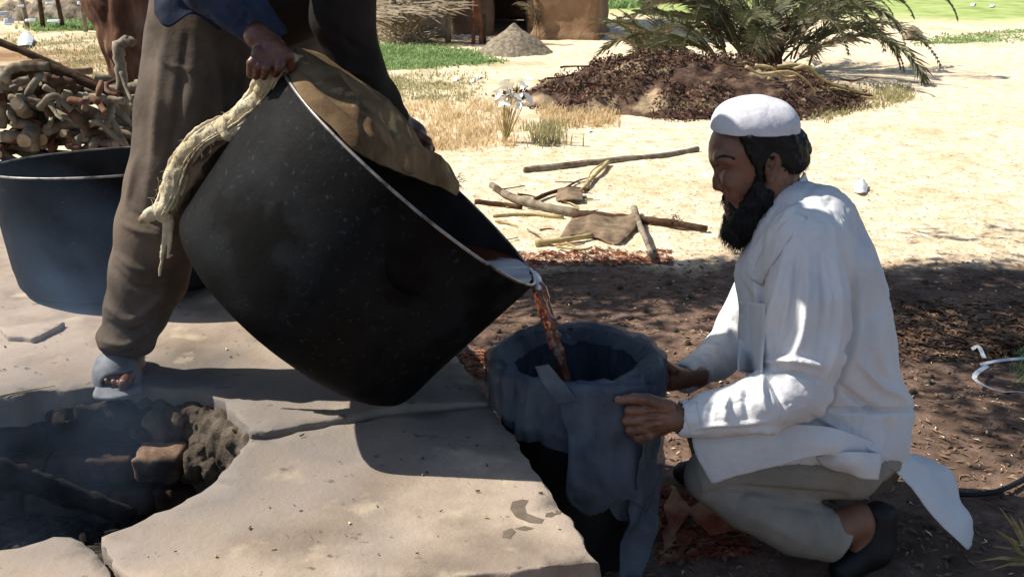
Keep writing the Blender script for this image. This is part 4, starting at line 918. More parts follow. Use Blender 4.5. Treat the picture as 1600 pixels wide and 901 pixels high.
fo.cone(ankle, toe+[.006, .06, .02], .040, .034, .02).cone(toe+[.006, .06, .02], toe+[0, -.005, -.003], .034, .022, .02).cone(toe+[.02, .05, 0], toe+[.025, 0, -.005], .03, .02, .02).cone(toe+[-.02, .05, 0], toe+[-.022, 0, -.005], .03, .018, .02)
for i, (dx, r, l) in enumerate([(.030, .0150, .004), (.008, .0105, .0), (-.012, .0095, -.004), (-.029, .0088, -.012), (-.043, .0082, -.022)]):
    p = toe+[dx, -.031-l*1.0+.012*i*.4, -.008]; fo.cone(p+[0, .035, .010], p+[0, 0, 0], r*.95, r, .006)
h4 = fo.mesh(.0024)
tb2 = Sdf().chain([A_(455, -400, 2.48), A_(430, -220, 2.62), A_(405, -30, 2.72)], [.12, .13, .13], .05); tb2.chain([A_(350, -400, 2.48), A_(268, -190, 2.32), A_(335, -30, 2.30), A_(415, 52, 2.29)], [.07, .05, .04, .027], .02).chain([A_(560, -390, 2.46), A_(545, -120, 2.41), A_(534, 30, 2.42), A_(614, 184, 2.50)], [.07, .05, .042, .03], .02); tb2.chain([A_(405, -30, 2.72), A_(318, 60, 2.62), A_(272, 290, 2.48), A_(212, 485, 2.44), A_(200, 556, 2.48)], [.12, .08, .055, .045, .04], .02).chain([A_(405, -30, 2.72), A_(420, 60, 2.80), A_(410, 300, 2.90), A_(460, 512, 2.84), A_(460, 560, 2.84)], [.12, .08, .055, .04, .036], .02); h5 = tb2.mesh(.012)
f2 = Sdf().cone(A_(460, 512, 2.84), [A_(460, 512, 2.84)[0], 2.84, PZ+.05], .036, .036, .02).cone([A_(460, 512, 2.84)[0], 2.84, PZ+.05], [A_(460, 512, 2.84)[0]+.03, 2.68, PZ+.035], .036, .028, .02); h6 = f2.mesh(.006)
part('body', mesh('body', *join(h1, h3, h4, h5, h6, h2)), M['skind'], m2)
s = Sdf().ell(hc+[0, .018, .03], (.086, .098, .105), rotm(25, 0, 0)).ell(hc+[0, -.09, -.03], (.07, .06, .09), None, .01, 's'); part('hair', mesh('hair', *s.mesh(.005, warp=rough(.004, 60, 2))), M['hair'], m2)
for i, (dx, dy) in enumerate([(.030, -.044), (.008, -.040), (-.012, -.031)]):
    s = Sdf().ell(toe+[dx, dy-.001, .001], (.0075-.0015*i, .004, .006-.001*i)); part('toenail', mesh('toenail', *s.mesh(.0012)), M['nail'], m2)
sl2 = Sdf()
sl2.box(toe+[.002, .035, -.030], (.052, .085, .0085), rotm(0, 0, 0), .008, .004)
sl2.ell(toe+[-.002, -.032, -.030], (.053, .040, .0105), None, .01)
R20 = rotm(0, 0, 20); T20 = toe - R20@toe; sl2 = sl2.xform(R20, T20)
part('slipper_sole', mesh('slipper_sole', *sl2.mesh(.0028)), M['slipper'], m2)
sl3 = Sdf()
sl3.ell(toe+[.002, .03, -.012], (.057, .066, .066), rotm(0, 0, 0), .005)
sl3.ell(toe+[.002, .04, -.015], (.051, .072, .058), None, .004, 's'); sl3.ell(toe+[.004, -.045, -.012], (.049, .040, .027), None, .006, 's'); sl3.box(toe+[0, .03, -.12], (.2, .2, .09), None, .001, .002, 's'); sl3.box(toe+[0, .14, 0], (.2, .06, .2), None, .001, .002, 's')
sl3 = sl3.xform(R20, T20)
part('slipper_upper', mesh('slipper_upper', *sl3.mesh(.0024)), M['slipper'], m2)
# other slipper, behind the cauldron
q = np.array([A_(460, 512, 2.84)[0]+.02, 2.74, PZ+.02]); s = Sdf().box(q, (.05, .13, .010), rotm(0, 0, 10), .008, .002).ell(q+[.005, -.05, .02], (.05, .06, .045), None, .01); part('slipper_upper', mesh('slipper_upper', *s.mesh(.005)), M['slipper'], m2)
tick('man2')
# ================================================================== STRAINER CLOTH ON THE CAULDRON
cl = empty('strainer_cloth', 'tan sacking cloth stretched over the cauldron mouth, its twisted end hanging down outside', 'cloth', Cp - dn*RP)
tv = np.cross(Np, dn); 
if tv[1] < 0: tv = -tv         # towards the far side
def mouth(s_, v_, hh):         # s along the slope (-1 top .. 1 lip), v -1 near .. 1 far, height above the mouth
    c = math.sqrt(max(0, 1-min(.999, abs(s_))**2)); return Cp + dn*RP*s_ + tv*RP*c*v_ + Np*hh
rows = []
for i in range(9):
    s_ = -1.0 + i/8*1.43
    w_ = [(-1.02, .006), (-.8, .035), (-.4, .055), (0, .064), (.4, .066), (.8, .055), (1.04, .02), (1.08, -.05)]
    vmin = -.98 if s_ < -.45 else -.98 + (s_+.45)*1.9
    hs = .75 + .5*math.sin((s_+1)*3.1)
    rows.append([mouth(s_, vmin + (v_+1.02)/2.10*(1.08-vmin), hh*hs) for v_, hh in w_])
def mold(G, N):
    x, y = pix(G.reshape(-1, 3)); x = x.reshape(G.shape[:2]); y = y.reshape(G.shape[:2])
    d = np.zeros_like(x)
    for (x0, y0, x1, y1, wd, am) in [(480, 110, 640, 262, 7, -.012), (520, 120, 600, 235, 8, .014), (560, 150, 575, 230, 6, -.010), (600, 165, 700, 280, 7, .010), (610, 190, 640, 262, 6, -.014), (640, 236, 735, 284, 5, .010), (540, 130, 660, 230, 6, -.008)]:
        t = np.clip(((x-x0)*(x1-x0)+(y-y0)*(y1-y0))/((x1-x0)**2+(y1-y0)**2), 0, 1); q2 = (x-x0-t*(x1-x0))**2+(y-y0-t*(y1-y0))**2; d += am*np.exp(-q2/wd**2)
    return G + Np*(d[..., None] + fbm(G, 10, 2, 5)[..., None]*.003 + fbm(G, 60, 3, 5)[..., None]*.0008)
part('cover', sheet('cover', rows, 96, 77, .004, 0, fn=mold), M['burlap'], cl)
# ragged lit edge at the lower end
mb = MB(); e0 = mouth(.43, 1.04, .02)
for k in range(26):
    a = e0 + np.array([random.uniform(-.006, .012), random.uniform(-.01, .01), random.uniform(-.02, .012)]); b = a + np.array([random.uniform(.0, .016), 0, random.uniform(-.014, .008)]); v_, f_ = tube_geo([a, (a+b)/2+[0, 0, .003], b], [.0008, .0008, .0004], 4); mb.add(v_, f_)
part('frayed_threads', mb.me('frayed_threads'), M['burlap'], cl, kind='stuff')
rl = Sdf()
def T(px, py, y=2.30): return V(px, py, y=y)
path = [(470, 100, 2.30), (448, 92, 2.28), (428, 108, 2.27), (412, 140, 2.28), (392, 165, 2.30), (352, 190, 2.32), (312, 218, 2.32), (284, 252, 2.31), (266, 292, 2.30), (252, 330, 2.30)]
rs = [.020, .026, .026, .024, .022, .022, .024, .026, .026, .020]
sp_ = spline([T(*p) for p in path], 5)
rl.chain(sp_, list(np.interp(np.linspace(0, 1, len(sp_)), np.linspace(0, 1, len(rs)), [r*.5 for r in rs])), .006)
def strip(name, off, wd, seed, mt, amp=.011):
    q = [np.array(T(*p))+np.array(off) for p in path[1:]]; rows = []
    for i, p in enumerate(q):
        t = q[min(i+1, len(q)-1)]-q[max(i-1, 0)]; t = t/np.linalg.norm(t); sd = np.cross(t, -Fv); sd /= np.linalg.norm(sd)
        bow = .014; k_ = wd*(1+.25*math.sin(i*1.9+seed))
        rows.append([p + sd*k_*a + (-Fv)*bow*(1-a*a) + sd*.004*math.sin(i*2.3+seed) for a in (-1, -.6, -.2, .2, .6, 1)])
    def fn(G, N):
        n, m = G.shape[:2]; U_, W_ = np.meshgrid(np.linspace(0, 1, n), np.linspace(-1, 1, m), indexing='ij')
        ph = fbm(G, 7, 2, seed)*1.6 + U_*5
        return G + N*((np.sin(W_*11+ph*2.4)*.5+.5)**2*amp*.75 + (1-np.abs(fbm(G*np.array([1, 1, .6]), 30, 3, seed)))*.003 + fbm(G, 110, 3, seed)*.0015)[..., None] + (sd*0)
    return part(name, sheet(name, rows, 150, 60, .0025, 0, fn=fn), mt, cl)
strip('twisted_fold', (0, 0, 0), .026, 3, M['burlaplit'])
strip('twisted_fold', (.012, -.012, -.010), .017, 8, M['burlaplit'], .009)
# hanging drape behind the roll (inside in the shaded cloth tone), knot, tail
rl.chain([T(430, 118), T(446, 150, 2.27), T(440, 172, 2.26), T(424, 192, 2.27)], [.013, .011, .009, .004], .008)
rl.chain([T(446, 150, 2.27), T(462, 140, 2.27), T(458, 160, 2.27)], [.008, .008, .004], .006)
rl.chain([T(258, 325), T(236, 334), T(222, 344)], [.014, .008, .003], .01)
rl.chain([T(276, 270), T(270, 305), T(260, 340)], [.016, .018, .013], .015)
rl.chain([T(352, 200, 2.31), T(358, 212, 2.30), T(392, 196, 2.29)], [.012, .008, .006], .01)
part('twisted_end', mesh('twisted_end', *rl.mesh(.0030, disp=lambda v, N: fbm(v, 35, 4, 6)*.005 + (1-np.abs(fbm(v*np.array([1, 1, .6]), 45, 2, 8)))*.006)), M['burlaplit'], cl)
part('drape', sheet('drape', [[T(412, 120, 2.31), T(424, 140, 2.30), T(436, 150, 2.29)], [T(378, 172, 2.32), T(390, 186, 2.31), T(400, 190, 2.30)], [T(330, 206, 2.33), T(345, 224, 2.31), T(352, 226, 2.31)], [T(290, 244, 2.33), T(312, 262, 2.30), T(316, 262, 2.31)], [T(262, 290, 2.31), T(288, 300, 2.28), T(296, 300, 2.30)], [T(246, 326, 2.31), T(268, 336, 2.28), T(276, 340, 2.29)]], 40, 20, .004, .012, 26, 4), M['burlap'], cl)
mb = MB(); rn = random.Random(6)
for k in range(150):
    i = rn.randrange(8, len(sp_)-1); a = sp_[i]+np.array([rn.uniform(-.03, .03), -.02, rn.uniform(-.02, .02)]); b = a+np.array([rn.uniform(-.018, .012), rn.uniform(-.01, .0), rn.uniform(-.03, .006)]); v_, f_ = tube_geo([a, (a+b)/2+[.003, 0, .002], b], [.0007, .0006, .0004], 4); mb.add(v_, f_)
part('loose_threads', mb.me('loose_threads'), M['burlaplit'], cl, kind='stuff')
tl_ = Sdf(); tl_.chain([T(262, 335), T(258, 370), T(254, 395), T(249, 430)], [.011, .007, .005, .003], .003).chain([T(266, 340), T(266, 375), T(262, 402), T(270, 398)], [.008, .005, .003, .0015], .003)
part('tail', mesh('tail', *tl_.mesh(.0022, disp=lambda v, N: fbm(v, 90, 3, 6)*.0015)), M['burlaplit'], cl)
tick('cloth')
# ================================================================== TREE, FIREWOOD
def thing(name, me, mt, label, cat, group=None, **kw):
    o = link(name, me, mt, None, label=label, category=cat, **kw)
    if group: o['group'] = group
    return o
tree = empty('tree', 'shade tree with a knobby dark trunk standing behind the firewood heap', 'tree', (-1.62, 4.95, 0))
s = Sdf(); s.chain([(-1.60, 4.95, -.1), (-1.62, 4.95, .5), (-1.60, 4.92, 1.2), (-1.66, 4.9, 1.9), (-1.6, 4.85, 2.6)], [.24, .20, .195, .19, .17], .05)
for (z, a, r) in [(1.15, 3.6, .06), (.95, 4.4, .05), (1.4, 4.2, .06), (.7, 3.9, .05), (1.7, 3.8, .06)]: s.ell((-1.62+math.cos(a)*.17, 4.95+math.sin(a)*.17, z), (r, r, r*1.2), None, .05)
part('trunk', mesh('trunk', *s.mesh(.014, warp=lambda p: fbm(p*np.array([1, 1, .35]), 18, 4, 3)*.026 + fbm(p, 5, 2, 4)*.03)), M['barkr'], tree)
mleaf = translucent(mat('green_leaf', ['26361a', '35491f', '4a5e2a'], 3, .55, 0, spec=.3), '5a7a24', .3)
targets = []
def shade(x0, x1, y0, y1, n, zl=3.0, zr=.5):
    for _ in range(n):
        g_ = Vector((random.uniform(x0, x1), random.uniform(y0, y1), 0)); t = (zl+random.uniform(-zr, zr))/-SUN_D.z; targets.append(g_ - SUN_D*t)
shade(-.35, 3.8, 4.12, 4.62, 560, 2.7, .3)
shade(1.5, 3.8, 2.7, 4.2, 400, 3.1, .5)
shade(2.0, 3.8, 1.2, 2.7, 240, 3.2, .5)
shade(-2.6, -1.5, 4.2, 5.6, 130, 3.2, .4)
shade(-.2, 1.3, 3.3, 4.2, 26, 3.0, .3)
shade(2.1, 3.9, 5.0, 5.35, 26, 3.3, .3)
mb = MB(); lv = []
for i, c in enumerate(targets):
    for k in range(13):
        p = c + Vector((random.gauss(0, .11), random.gauss(0, .11), random.gauss(0, .09))); d = Vector((random.uniform(-1, 1), random.uniform(-1, 1), random.uniform(-1, .3))).normalized(); q_ = d.orthogonal().normalized(); q_ = Matrix.Rotation(random.random()*6.28, 3, d) @ q_; L = random.uniform(.06, .10)
        mb.add([p, p+d*L*.5+q_*L*.24, p+d*L, p+d*L*.5-q_*L*.24], [[0, 1, 2, 3]])
part('shade_crown', mb.me('shade_crown'), mleaf, tree, kind='stuff')  # leaves out of view, set back along the sun rays to shade the ground
for k in range(16):
    c = random.choice(targets); a = Vector((-1.6, 4.86, 2.45)); mid_ = a.lerp(c, .5)+Vector((random.uniform(-.2, .2), random.uniform(-.2, .2), .35))
    v_, f_ = stick_geo([a, mid_, c], .05, .012, 8, 8, .08, k); part('limb', mesh('limb', v_, f_), M['barkd'], tree)
def log_me(r, L, seed, bend=.05):
    rn = random.Random(seed); pts = [(rn.uniform(-bend, bend)*.5, (t-.5)*L, rn.uniform(-bend, bend)*.5) for t in (0, .35, .7, 1)]
    v, f = stick_geo(pts, r*rn.uniform(.9, 1.1), r*rn.uniform(.75, 1), 10, 4, .06, seed)
    me = mesh('log', v, f); me.materials.append(M['bark'] if seed % 4 else M['barkd']); me.materials.append(M['wood'])
    me.polygons[-1].material_index = 1; me.polygons[-2].material_index = 1; me.polygons[-1].use_smooth = False; me.polygons[-2].use_smooth = False
    return me
lm = [log_me(random.uniform(.013, .028), random.uniform(.3, .55), 50+i, random.choice([.02, .04, .08])) for i in range(16)]
n = 0
for row in range(3):
    for k in range(13):
        z0 = .06+k*.062
        for j in range(22):
            x = -2.75 + j*.056 + random.uniform(-.03, .03)
            top = .90 - .12*abs(x+2.0)**1.5*(.6) + fbm(np.array([[x*2, row, 0]]), 1, 2, 3)[0]*.06 - (x > -1.75)*.12
            if z0 > top or (row and z0 < top-.16*(1 if row == 1 else .7)) or z0 < .33: continue
            me_ = random.choice(lm); dk = me_.materials[0] == M['barkd']; far_ = row > 0
            o = link('firewood_log', me_, None, None, label=('brown-barked' if dk else 'pale-barked')+' cut log '+('in the top back rows of' if far_ else 'on the front face of')+' the firewood heap', category='log', group=('brown' if dk else 'pale')+' cut logs '+('at the back' if far_ else 'in front')+' of the firewood heap'); n += 1
            o.location = (x, 4.25+row*.34+random.uniform(-.06, .06), z0+random.uniform(-.02, .02)); o.rotation_euler = (random.uniform(-.3, .35), random.uniform(0, 6), random.choice([0, 0, 1.2, -1.2])+random.uniform(-.6, .6))
print('logs', n)
def px_stick(name, pts, r0, r1, mt, label, cat, yy=None, z=None, seed=0, group=None, m=6, n=9, jit=.09, wob=.0):
    P = []
    for q in pts:
        y_ = q[2] if len(q) > 2 else yy
        P.append(V(q[0], q[1], y=y_) if y_ is not None else GP(q[0], q[1]) + np.array([0, 0, z or 0]))
    v, f = stick_geo(P, S(P[0], r0), S(P[-1], r1), n, m, jit, seed, wob)
    return thing(name, mesh(name, v, f), mt, label, cat, group)
px_stick('long_branch', [(-60, 45), (30, 78), (100, 108), (182, 146)], 6, 5, M['barkd'], 'long straight brown branch slanting down across the top of the firewood heap', 'branch', 4.25, seed=1, m=8)
px_stick('long_branch', [(8, 118), (50, 104), (78, 106), (130, 128), (192, 152)], 11, 6, M['barkd'], 'brown branch crossing under the topmost one on the firewood heap', 'branch', 4.15, seed=2)
px_stick('bent_branch', [(2, 200), (2, 150), (12, 112), (40, 104), (78, 104)], 9, 7, M['bark'], 'thick grey bent branch standing at the left edge of the firewood heap', 'branch', 4.08, seed=3)
px_stick('thick_branch', [(100, 146), (140, 152), (195, 158)], 6, 6, M['bark'], 'pale horizontal branch on the heap touching the tree side', 'branch', 4.10, seed=4)
px_stick('twisted_branch', [(14, 152), (40, 156), (62, 160), (82, 182)], 5, 4, M['bark'], 'thin pale twisted branch on the front of the firewood heap', 'branch', 4.02, seed=5)
px_stick('forked_branch', [(212, 240), (206, 205), (190, 160), (192, 118), (186, 72), (206, 62)], 12, 7, M['bark'], 'knobby grey forked branch leaning up against the tree trunk', 'branch', 4.35, seed=6, wob=.008)
px_stick('forked_branch', [(226, 240), (214, 196), (222, 150), (216, 132)], 11, 8, M['bark'], 'short gnarled branch between the tree trunk and the brown trousers', 'branch', 4.25, seed=7, wob=.008)
for i, q in enumerate([[(60, 170), (85, 150), (112, 172)], [(100, 165), (128, 190), (140, 215)], [(128, 205), (150, 190), (180, 215), (200, 230)], [(20, 190), (50, 200), (55, 235)], [(80, 130), (110, 128), (118, 145)], [(150, 180), (175, 190), (195, 225)], [(68, 135), (88, 150), (95, 180)], [(30, 160), (40, 185), (60, 195)], [(170, 165), (195, 185), (210, 200)]]):
    px_stick('crooked_branch', q, [6, 8, 5, 9, 7, 6, 5, 8, 6][i], [5, 6, 4, 7, 5, 5, 4, 6, 5][i], M['barkd'] if i % 3 == 1 else M['bark'], 'crooked pale branch piece lying across the front of the firewood heap', 'branch', 4.0+.02*i, seed=20+i, group='crooked branch pieces on the heap front', wob=.002)
rn = random.Random(77)
for i in range(46):
    x, y = rn.uniform(-10, 200), rn.uniform(120, 262); L = rn.uniform(18, 52); a = rn.uniform(-1.5, 1.5); y0 = 3.98+.25*rn.random(); dx, dy = math.cos(a)*L, math.sin(a)*L; r = rn.uniform(3, 8)
    px_stick('crooked_branch', [(x-dx/2, y-dy/2, y0), (x-dx*.1+rn.uniform(-6, 6), y-dy*.1+rn.uniform(-6, 6), y0-.03), (x+dx/2, y+dy/2, y0+rn.uniform(-.1, .1))], r, r*.8, M['bark' if i % 2 else 'barkr'], ('grey' if i % 2 else 'reddish brown')+' bent stick tangled into the front of the firewood heap', 'branch', seed=200+i, group=('grey' if i % 2 else 'reddish')+' bent sticks in the firewood heap', m=4)
# charred log in the pit
px_stick('charred_log', [(-90, 695, 1.98), (0, 735, 2.05), (100, 770, 2.12), (206, 806, 2.2)], 22, 15, M['char'], 'charred smoking log slanting down into the broken fire pit', 'log', seed=8, m=10, n=14, wob=.003)
px_stick('charred_stick', [(-40, 748, 2.06), (60, 765, 2.12), (150, 800, 2.2), (195, 815, 2.2)], 4, 3, M['char'], 'thin charred stick lying under the smoking log in the pit', 'stick', seed=9)
# ================================================================== STICKS ON THE DRY GROUND
px_stick('stick', [(820, 270), (870, 264), (960, 254), (1040, 246), (1090, 236)], 6, 4, M['bark'], 'longest bare stick lying apart on the straw left of the man in white', 'stick', z=.015, seed=31)
px_stick('stick', [(950, 258), (928, 280), (908, 303)], 3.5, 3, M['straw'], 'short thin stalk resting against the longest bare stick', 'stick', z=.02, seed=32)
px_stick('stick', [(946, 258), (925, 272), (914, 296)], 1.5, 1, M['straw'], 'thinnest straw stalk beside the longest bare stick', 'stick', z=.02, seed=33)
px_stick('stick', [(768, 297), (795, 314), (840, 328), (902, 341)], 5.5, 6, M['bark'], 'pale curved stick pointing from the cauldron towards the dark frond stalk', 'stick', z=.03, seed=34)
px_stick('frond_stalk', [(896, 340), (960, 346), (1030, 352), (1104, 363)], 8, 5, M['barkd'], 'dark broken palm stalk with a frayed tip lying on the straw', 'palm stalk', z=.02, seed=35)
px_stick('stick', [(990, 334), (1000, 362), (1020, 412)], 5, 4.5, M['bark'], 'short grey stick pointing at the shadow edge below the dark palm stalk', 'stick', z=.03, seed=36)
px_stick('stick', [(742, 318), (780, 322), (815, 326)], 4.5, 3.5, M['barkd'], 'short brown stick beside the cauldron rim, under the pale curved one', 'stick', z=.01, seed=37)
px_stick('stick', [(836, 386), (880, 381), (925, 374)], 5, 4, M['straw'], 'tan stick sticking out under the brown bark piece', 'stick', z=.02, seed=38)
px_stick('stick', [(836, 317), (862, 306), (892, 299), (920, 302)], 3.5, 2.5, M['barkd'], 'thin bent brown twig above the pale curved stick', 'stick', z=.02, seed=39)
px_stick('stick', [(770, 340), (830, 338), (880, 342)], 3, 3, M['straw'], 'thin straw coloured twig lying just under the pale curved stick', 'stick', z=.01, seed=40)
px_stick('stick', [(870, 392), (910, 396), (925, 392)], 2, 1.6, M['straw'], 'small pale twig in the litter below the bark piece', 'stick', z=.02, seed=41)
rn = random.Random(55)
for i in range(24):
    x, y = rn.uniform(735, 985), rn.uniform(286, 405); a = rn.gauss(.12, .35); L = rn.uniform(14, 60)
    px_stick('dry_twig', [(x-L/2*math.cos(a), y-L/2*math.sin(a)*.7), (x+rn.uniform(-3, 3), y+rn.uniform(-3, 3)), (x+L/2*math.cos(a), y+L/2*math.sin(a)*.7)], rn.uniform(1, 2.6), .8, M[['straw', 'bark', 'barkd'][i % 3]], ['straw coloured', 'greyish', 'brown'][i % 3]+' dry twig among the sticks behind the cauldron lip', 'twig', z=.012, seed=300+i, group=['straw coloured', 'greyish', 'brown'][i % 3]+' twigs behind the cauldron', m=3, n=5)
mb = MB()
for k in range(14):
    a = GP(random.uniform(1046, 1066), random.uniform(348, 362))+np.array([0, 0, .03]); v_, f_ = stick_geo([a, a+[random.uniform(-.02, .03), 0, random.uniform(-.02, .03)], a+[random.uniform(-.03, .06), 0, random.uniform(-.03, .05)]], .0025, .001, 4, 2, .1, k); mb.add(v_, f_)
thing('frayed_fibres', mb.me('frayed_fibres'), M['barkd'], 'frayed fibres at the tip of the dark palm stalk', 'fibres', kind='stuff')
def gsheet(rows, name, mt, label, cat, th=.004, wr=.004, seed=0, group=None):
    C_ = [[GP(q[0], q[1]) + np.array([0, 0, q[2]]) for q in r] for r in rows]
    return thing(name, sheet(name, C_, 18, 24, th, wr, 20, seed), mt, label, cat, group)
gsheet([[(893, 350, .03), (930, 350, .045), (965, 350, .03), (998, 347, .05)], [(888, 362, .04), (925, 360, .055), (962, 366, .03), (996, 354, .05)], [(872, 376, .01), (915, 372, .02), (962, 384, .01), (994, 362, .02)]], 'bark_piece', M['greyleaf'], 'curled brown sheet of palm bark lying under the dark stalk', 'bark', .006, .012)
gsheet([[(872, 304, .03), (890, 306, .05), (908, 305, .03)], [(868, 316, .01), (886, 320, .03), (912, 318, .02)]], 'dry_leaf', M['greyleaf'], 'brown curled leaf under the thin bent twig', 'leaf')
gsheet([[(1335, 292, .02), (1346, 290, .04), (1356, 294, .02)], [(1334, 302, .01), (1345, 306, .02), (1354, 303, .01)]], 'white_scrap', M['white'], 'small white scrap lying on the straw behind the kneeling man', 'scrap')
gsheet([[(30, 66, .05), (42, 63, .12), (54, 66, .05)], [(28, 74, .02), (40, 76, .04), (50, 74, .02)]], 'white_sheet', M['white'], 'flat white sheet lying on the ground beyond the firewood heap', 'sheet')
gsheet([[(1412, 58, .02), (1424, 54, .12), (1442, 57, .05)], [(1408, 64, .01), (1424, 64, .05), (1438, 64, .02)]], 'grey_scrap', M['greyleaf'], 'grey scrap beside the green strip at the upper right', 'scrap')
for i, (x, y) in enumerate([(712, 126), (738, 128), (748, 122), (920, 206), (1226, 78), (1520, 8), (1550, 10)]):
    gsheet([[(x-3.5, y-1.5, .01), (x+4, y-1, .025)], [(x-4, y+1.5, .0), (x+2, y+2, .01)]], 'white_scrap', M['white'], 'tiny white litter scrap on the dry ground in the background', 'scrap', seed=i, group='white litter scraps')
tick('wood')
# ================================================================== BACKGROUND PLANTS AND BUILDINGS
def blades(name, rgn, n, h, mt, label, wd=.006, seed=0, lean=.5, cat='grass', hfn=None, cl=0., sp=14):
    P0 = []; rn = random.Random(seed); mb = MB(); cs = [rgn(rn) for _ in range(max(1, int(n/14)))] if cl else None
    for k in range(n):
        if cs: c0 = cs[k % len(cs)]; px, py = c0[0]+rn.gauss(0, cl), c0[1]+rn.gauss(0, cl*.35)
        else: px, py = rgn(rn); px += rn.gauss(0, sp); py += rn.gauss(0, sp*.12)
        P0.append(V(px, py, z=0))
    P0 = np.array(P0); P0[:, 2] = ground_h(P0[:, 0], P0[:, 1])
    for p in P0:
        hh = h*rn.uniform(.4, 1.2); a = rn.random()*6.28; d = Vector((math.cos(a)*lean*rn.random(), math.sin(a)*lean*rn.random(), 1)).normalized(); sd = Vector((math.cos(a+1.5), math.sin(a+1.5), 0))*wd*rn.uniform(.6, 1.3)
        p = Vector(p)-Vector((0, 0, .01)); b_ = p+d*hh*.6; e = b_+(d+Vector((math.cos(a), math.sin(a), -.2))*lean)*hh*.4
        mb.add([p-sd, p+sd, b_+sd*.7, b_-sd*.7, e], [[0, 1, 2, 3], [3, 2, 4]])
    return thing(name, mb.me(name), mt, label, cat, kind='stuff')
mgr = translucent(mat('fresh_grass', ['6c8450', '86a06a', 'a4b588'], 2, .8, 0, spec=.1), '96b070', .3)
mdg = translucent(mat('dry_grass', ['b49c74', 'ceb890', 'e0cfaa'], 3, .8, 0, spec=.1), 'dcc8a0', .4)
mol = translucent(mat('olive_grass', ['8c8660', 'a29c76', 'b8b18c'], 3, .8, 0, spec=.1), 'aca878', .35)
def quad(a, b, c, d):
    def f(rn):
        u, v = rn.random(), rn.random(); return ((a[0]*(1-u)+b[0]*u)*(1-v)+(d[0]*(1-u)+c[0]*u)*v, (a[1]*(1-u)+b[1]*u)*(1-v)+(d[1]*(1-u)+c[1]*u)*v)
    return f
blades('green_grass', quad((560, 68), (720, 78), (775, 100), (560, 114)), 8000, .055, mgr, 'bright green grass patch left of the gravel pile', .012, 1)
blades('green_grass', quad((60, 30), (180, 28), (180, 44), (60, 46)), 3500, .08, mgr, 'green grass strip by the far fence posts', .02, 2)
blades('green_grass', quad((1470, 62), (1620, 50), (1620, 66), (1430, 72)), 2400, .035, mgr, 'thin green grass strip on the sandy ground at the upper right', .014, 3)
blades('green_grass', quad((940, 3), (1000, 0), (1000, 10), (940, 12)), 1200, .16, mgr, 'green field strip between the mud building and the palm bush', .03, 4)
blades('dry_grass', quad((630, 165), (800, 160), (800, 225), (640, 235)), 3400, .07, mdg, 'dry yellow grass round the glare-white shrub', .005, 5, cl=9)
blades('dry_grass', quad((850, 150), (960, 165), (960, 200), (850, 195)), 2000, .08, mdg, 'dry yellow grass at the foot of the debris mound', .006, 6, cl=7)
blades('dry_grass', quad((590, 120), (760, 115), (740, 160), (600, 160)), 2600, .045, mol, 'olive tufts between the green patch and the glare-white shrub', .006, 7, cl=9)
blades('dry_grass', quad((1270, 150), (1420, 135), (1420, 160), (1260, 190)), 2200, .06, mol, 'greyish green grass at the right end of the debris mound', .006, 8, cl=9)
blades('dry_grass', quad((0, 50), (180, 55), (180, 130), (100, 130)), 2400, .05, mol, 'sparse olive grass beyond the firewood heap', .008, 9, cl=9)
blades('dry_grass', quad((820, 200), (880, 196), (885, 226), (825, 226)), 500, .10, mol, 'low grey weed clump right of the glare-white shrub', .005, 10, cl=8)
blades('green_tuft', quad((1585, 545), (1640, 540), (1640, 600), (1590, 600)), 420, .05, mgr, 'green grass tuft at the right edge in the shade', .0018, 11, sp=6)
# flat straw, chips and leaf litter
def litter(name, rgn, n, L, mts, label, seed, up=.25, wd=.25, world=False):
    rn = random.Random(seed)
    mb = MB(); 
    for k in range(n):
        if world: x, y = rgn(rn); p = np.array([x, y, gz(x, y)]) if 0 else np.array([x, y, 0.])
        else: p = V(*rgn(rn), z=0)
        mb.v.append(p)
    P_ = np.array(mb.v); P_[:, 2] = ground_h(P_[:, 0], P_[:, 1]); mb = MB()
    for p in P_:
        l = L*rn.uniform(.4, 1.5); a = rn.random()*6.28; d = Vector((math.cos(a), math.sin(a), rn.uniform(-up, up)*.6)); sd = Vector((-math.sin(a), math.cos(a), rn.uniform(-up, up)*2)).normalized()*l*wd*rn.uniform(.5, 1.2)
        p = Vector(p)+Vector((0, 0, .003+abs(d.z)*l)); m_ = p+Vector((0, 0, l*up*rn.random()))
        mb.add([p-d*l, m_+sd, p+d*l, m_-sd], [[0, 1, 2], [0, 2, 3]])
    return thing(name, mb.me(name), mts, label, 'litter', kind='stuff')
mchip = mat('pale_straw_chips', ['c4ab84', 'dccaa6', 'ece0c6'], 1.7, .85, 0, spec=.1)
mbr = mat('brown_leaf_chips', ['4a382c', '7a6250', 'a08670'], 2.3, .85, 0, spec=.1)
mred = mat('reddish_husks', ['5a2a1e', '8a4a34', 'b08868'], 9, .7, 0, spec=.2)
litter('straw_litter', quad((560, 408), (1620, 408), (1620, 150), (560, 150)), 15000, .012, mchip, 'pale straw chips scattered over the dry sunlit ground', 1, wd=.13)
litter('straw_litter', quad((720, 412), (1620, 412), (1620, 190), (720, 190)), 2600, .010, mbr, 'brown chips among the pale straw', 2, wd=.18)
litter('leaf_litter', lambda r: (r.uniform(-.6, 3.2), r.uniform(1.6, 4.7)), 15000, .012, mbr, 'brown leaf crumbs and wood chips over the damp soil', 3, wd=.35, world=True)
litter('pale_litter', lambda r: (r.uniform(-.1, 3.2), r.uniform(1.8, 4.5)), 1300, .010, mchip, 'pale chips scattered on the damp soil', 4, wd=.3, world=True)
litter('husk_litter', quad((740, 390), (1050, 390), (1050, 416), (760, 416)), 1400, .014, mred, 'reddish husks along the shadow edge by the sticks', 5, wd=.4)
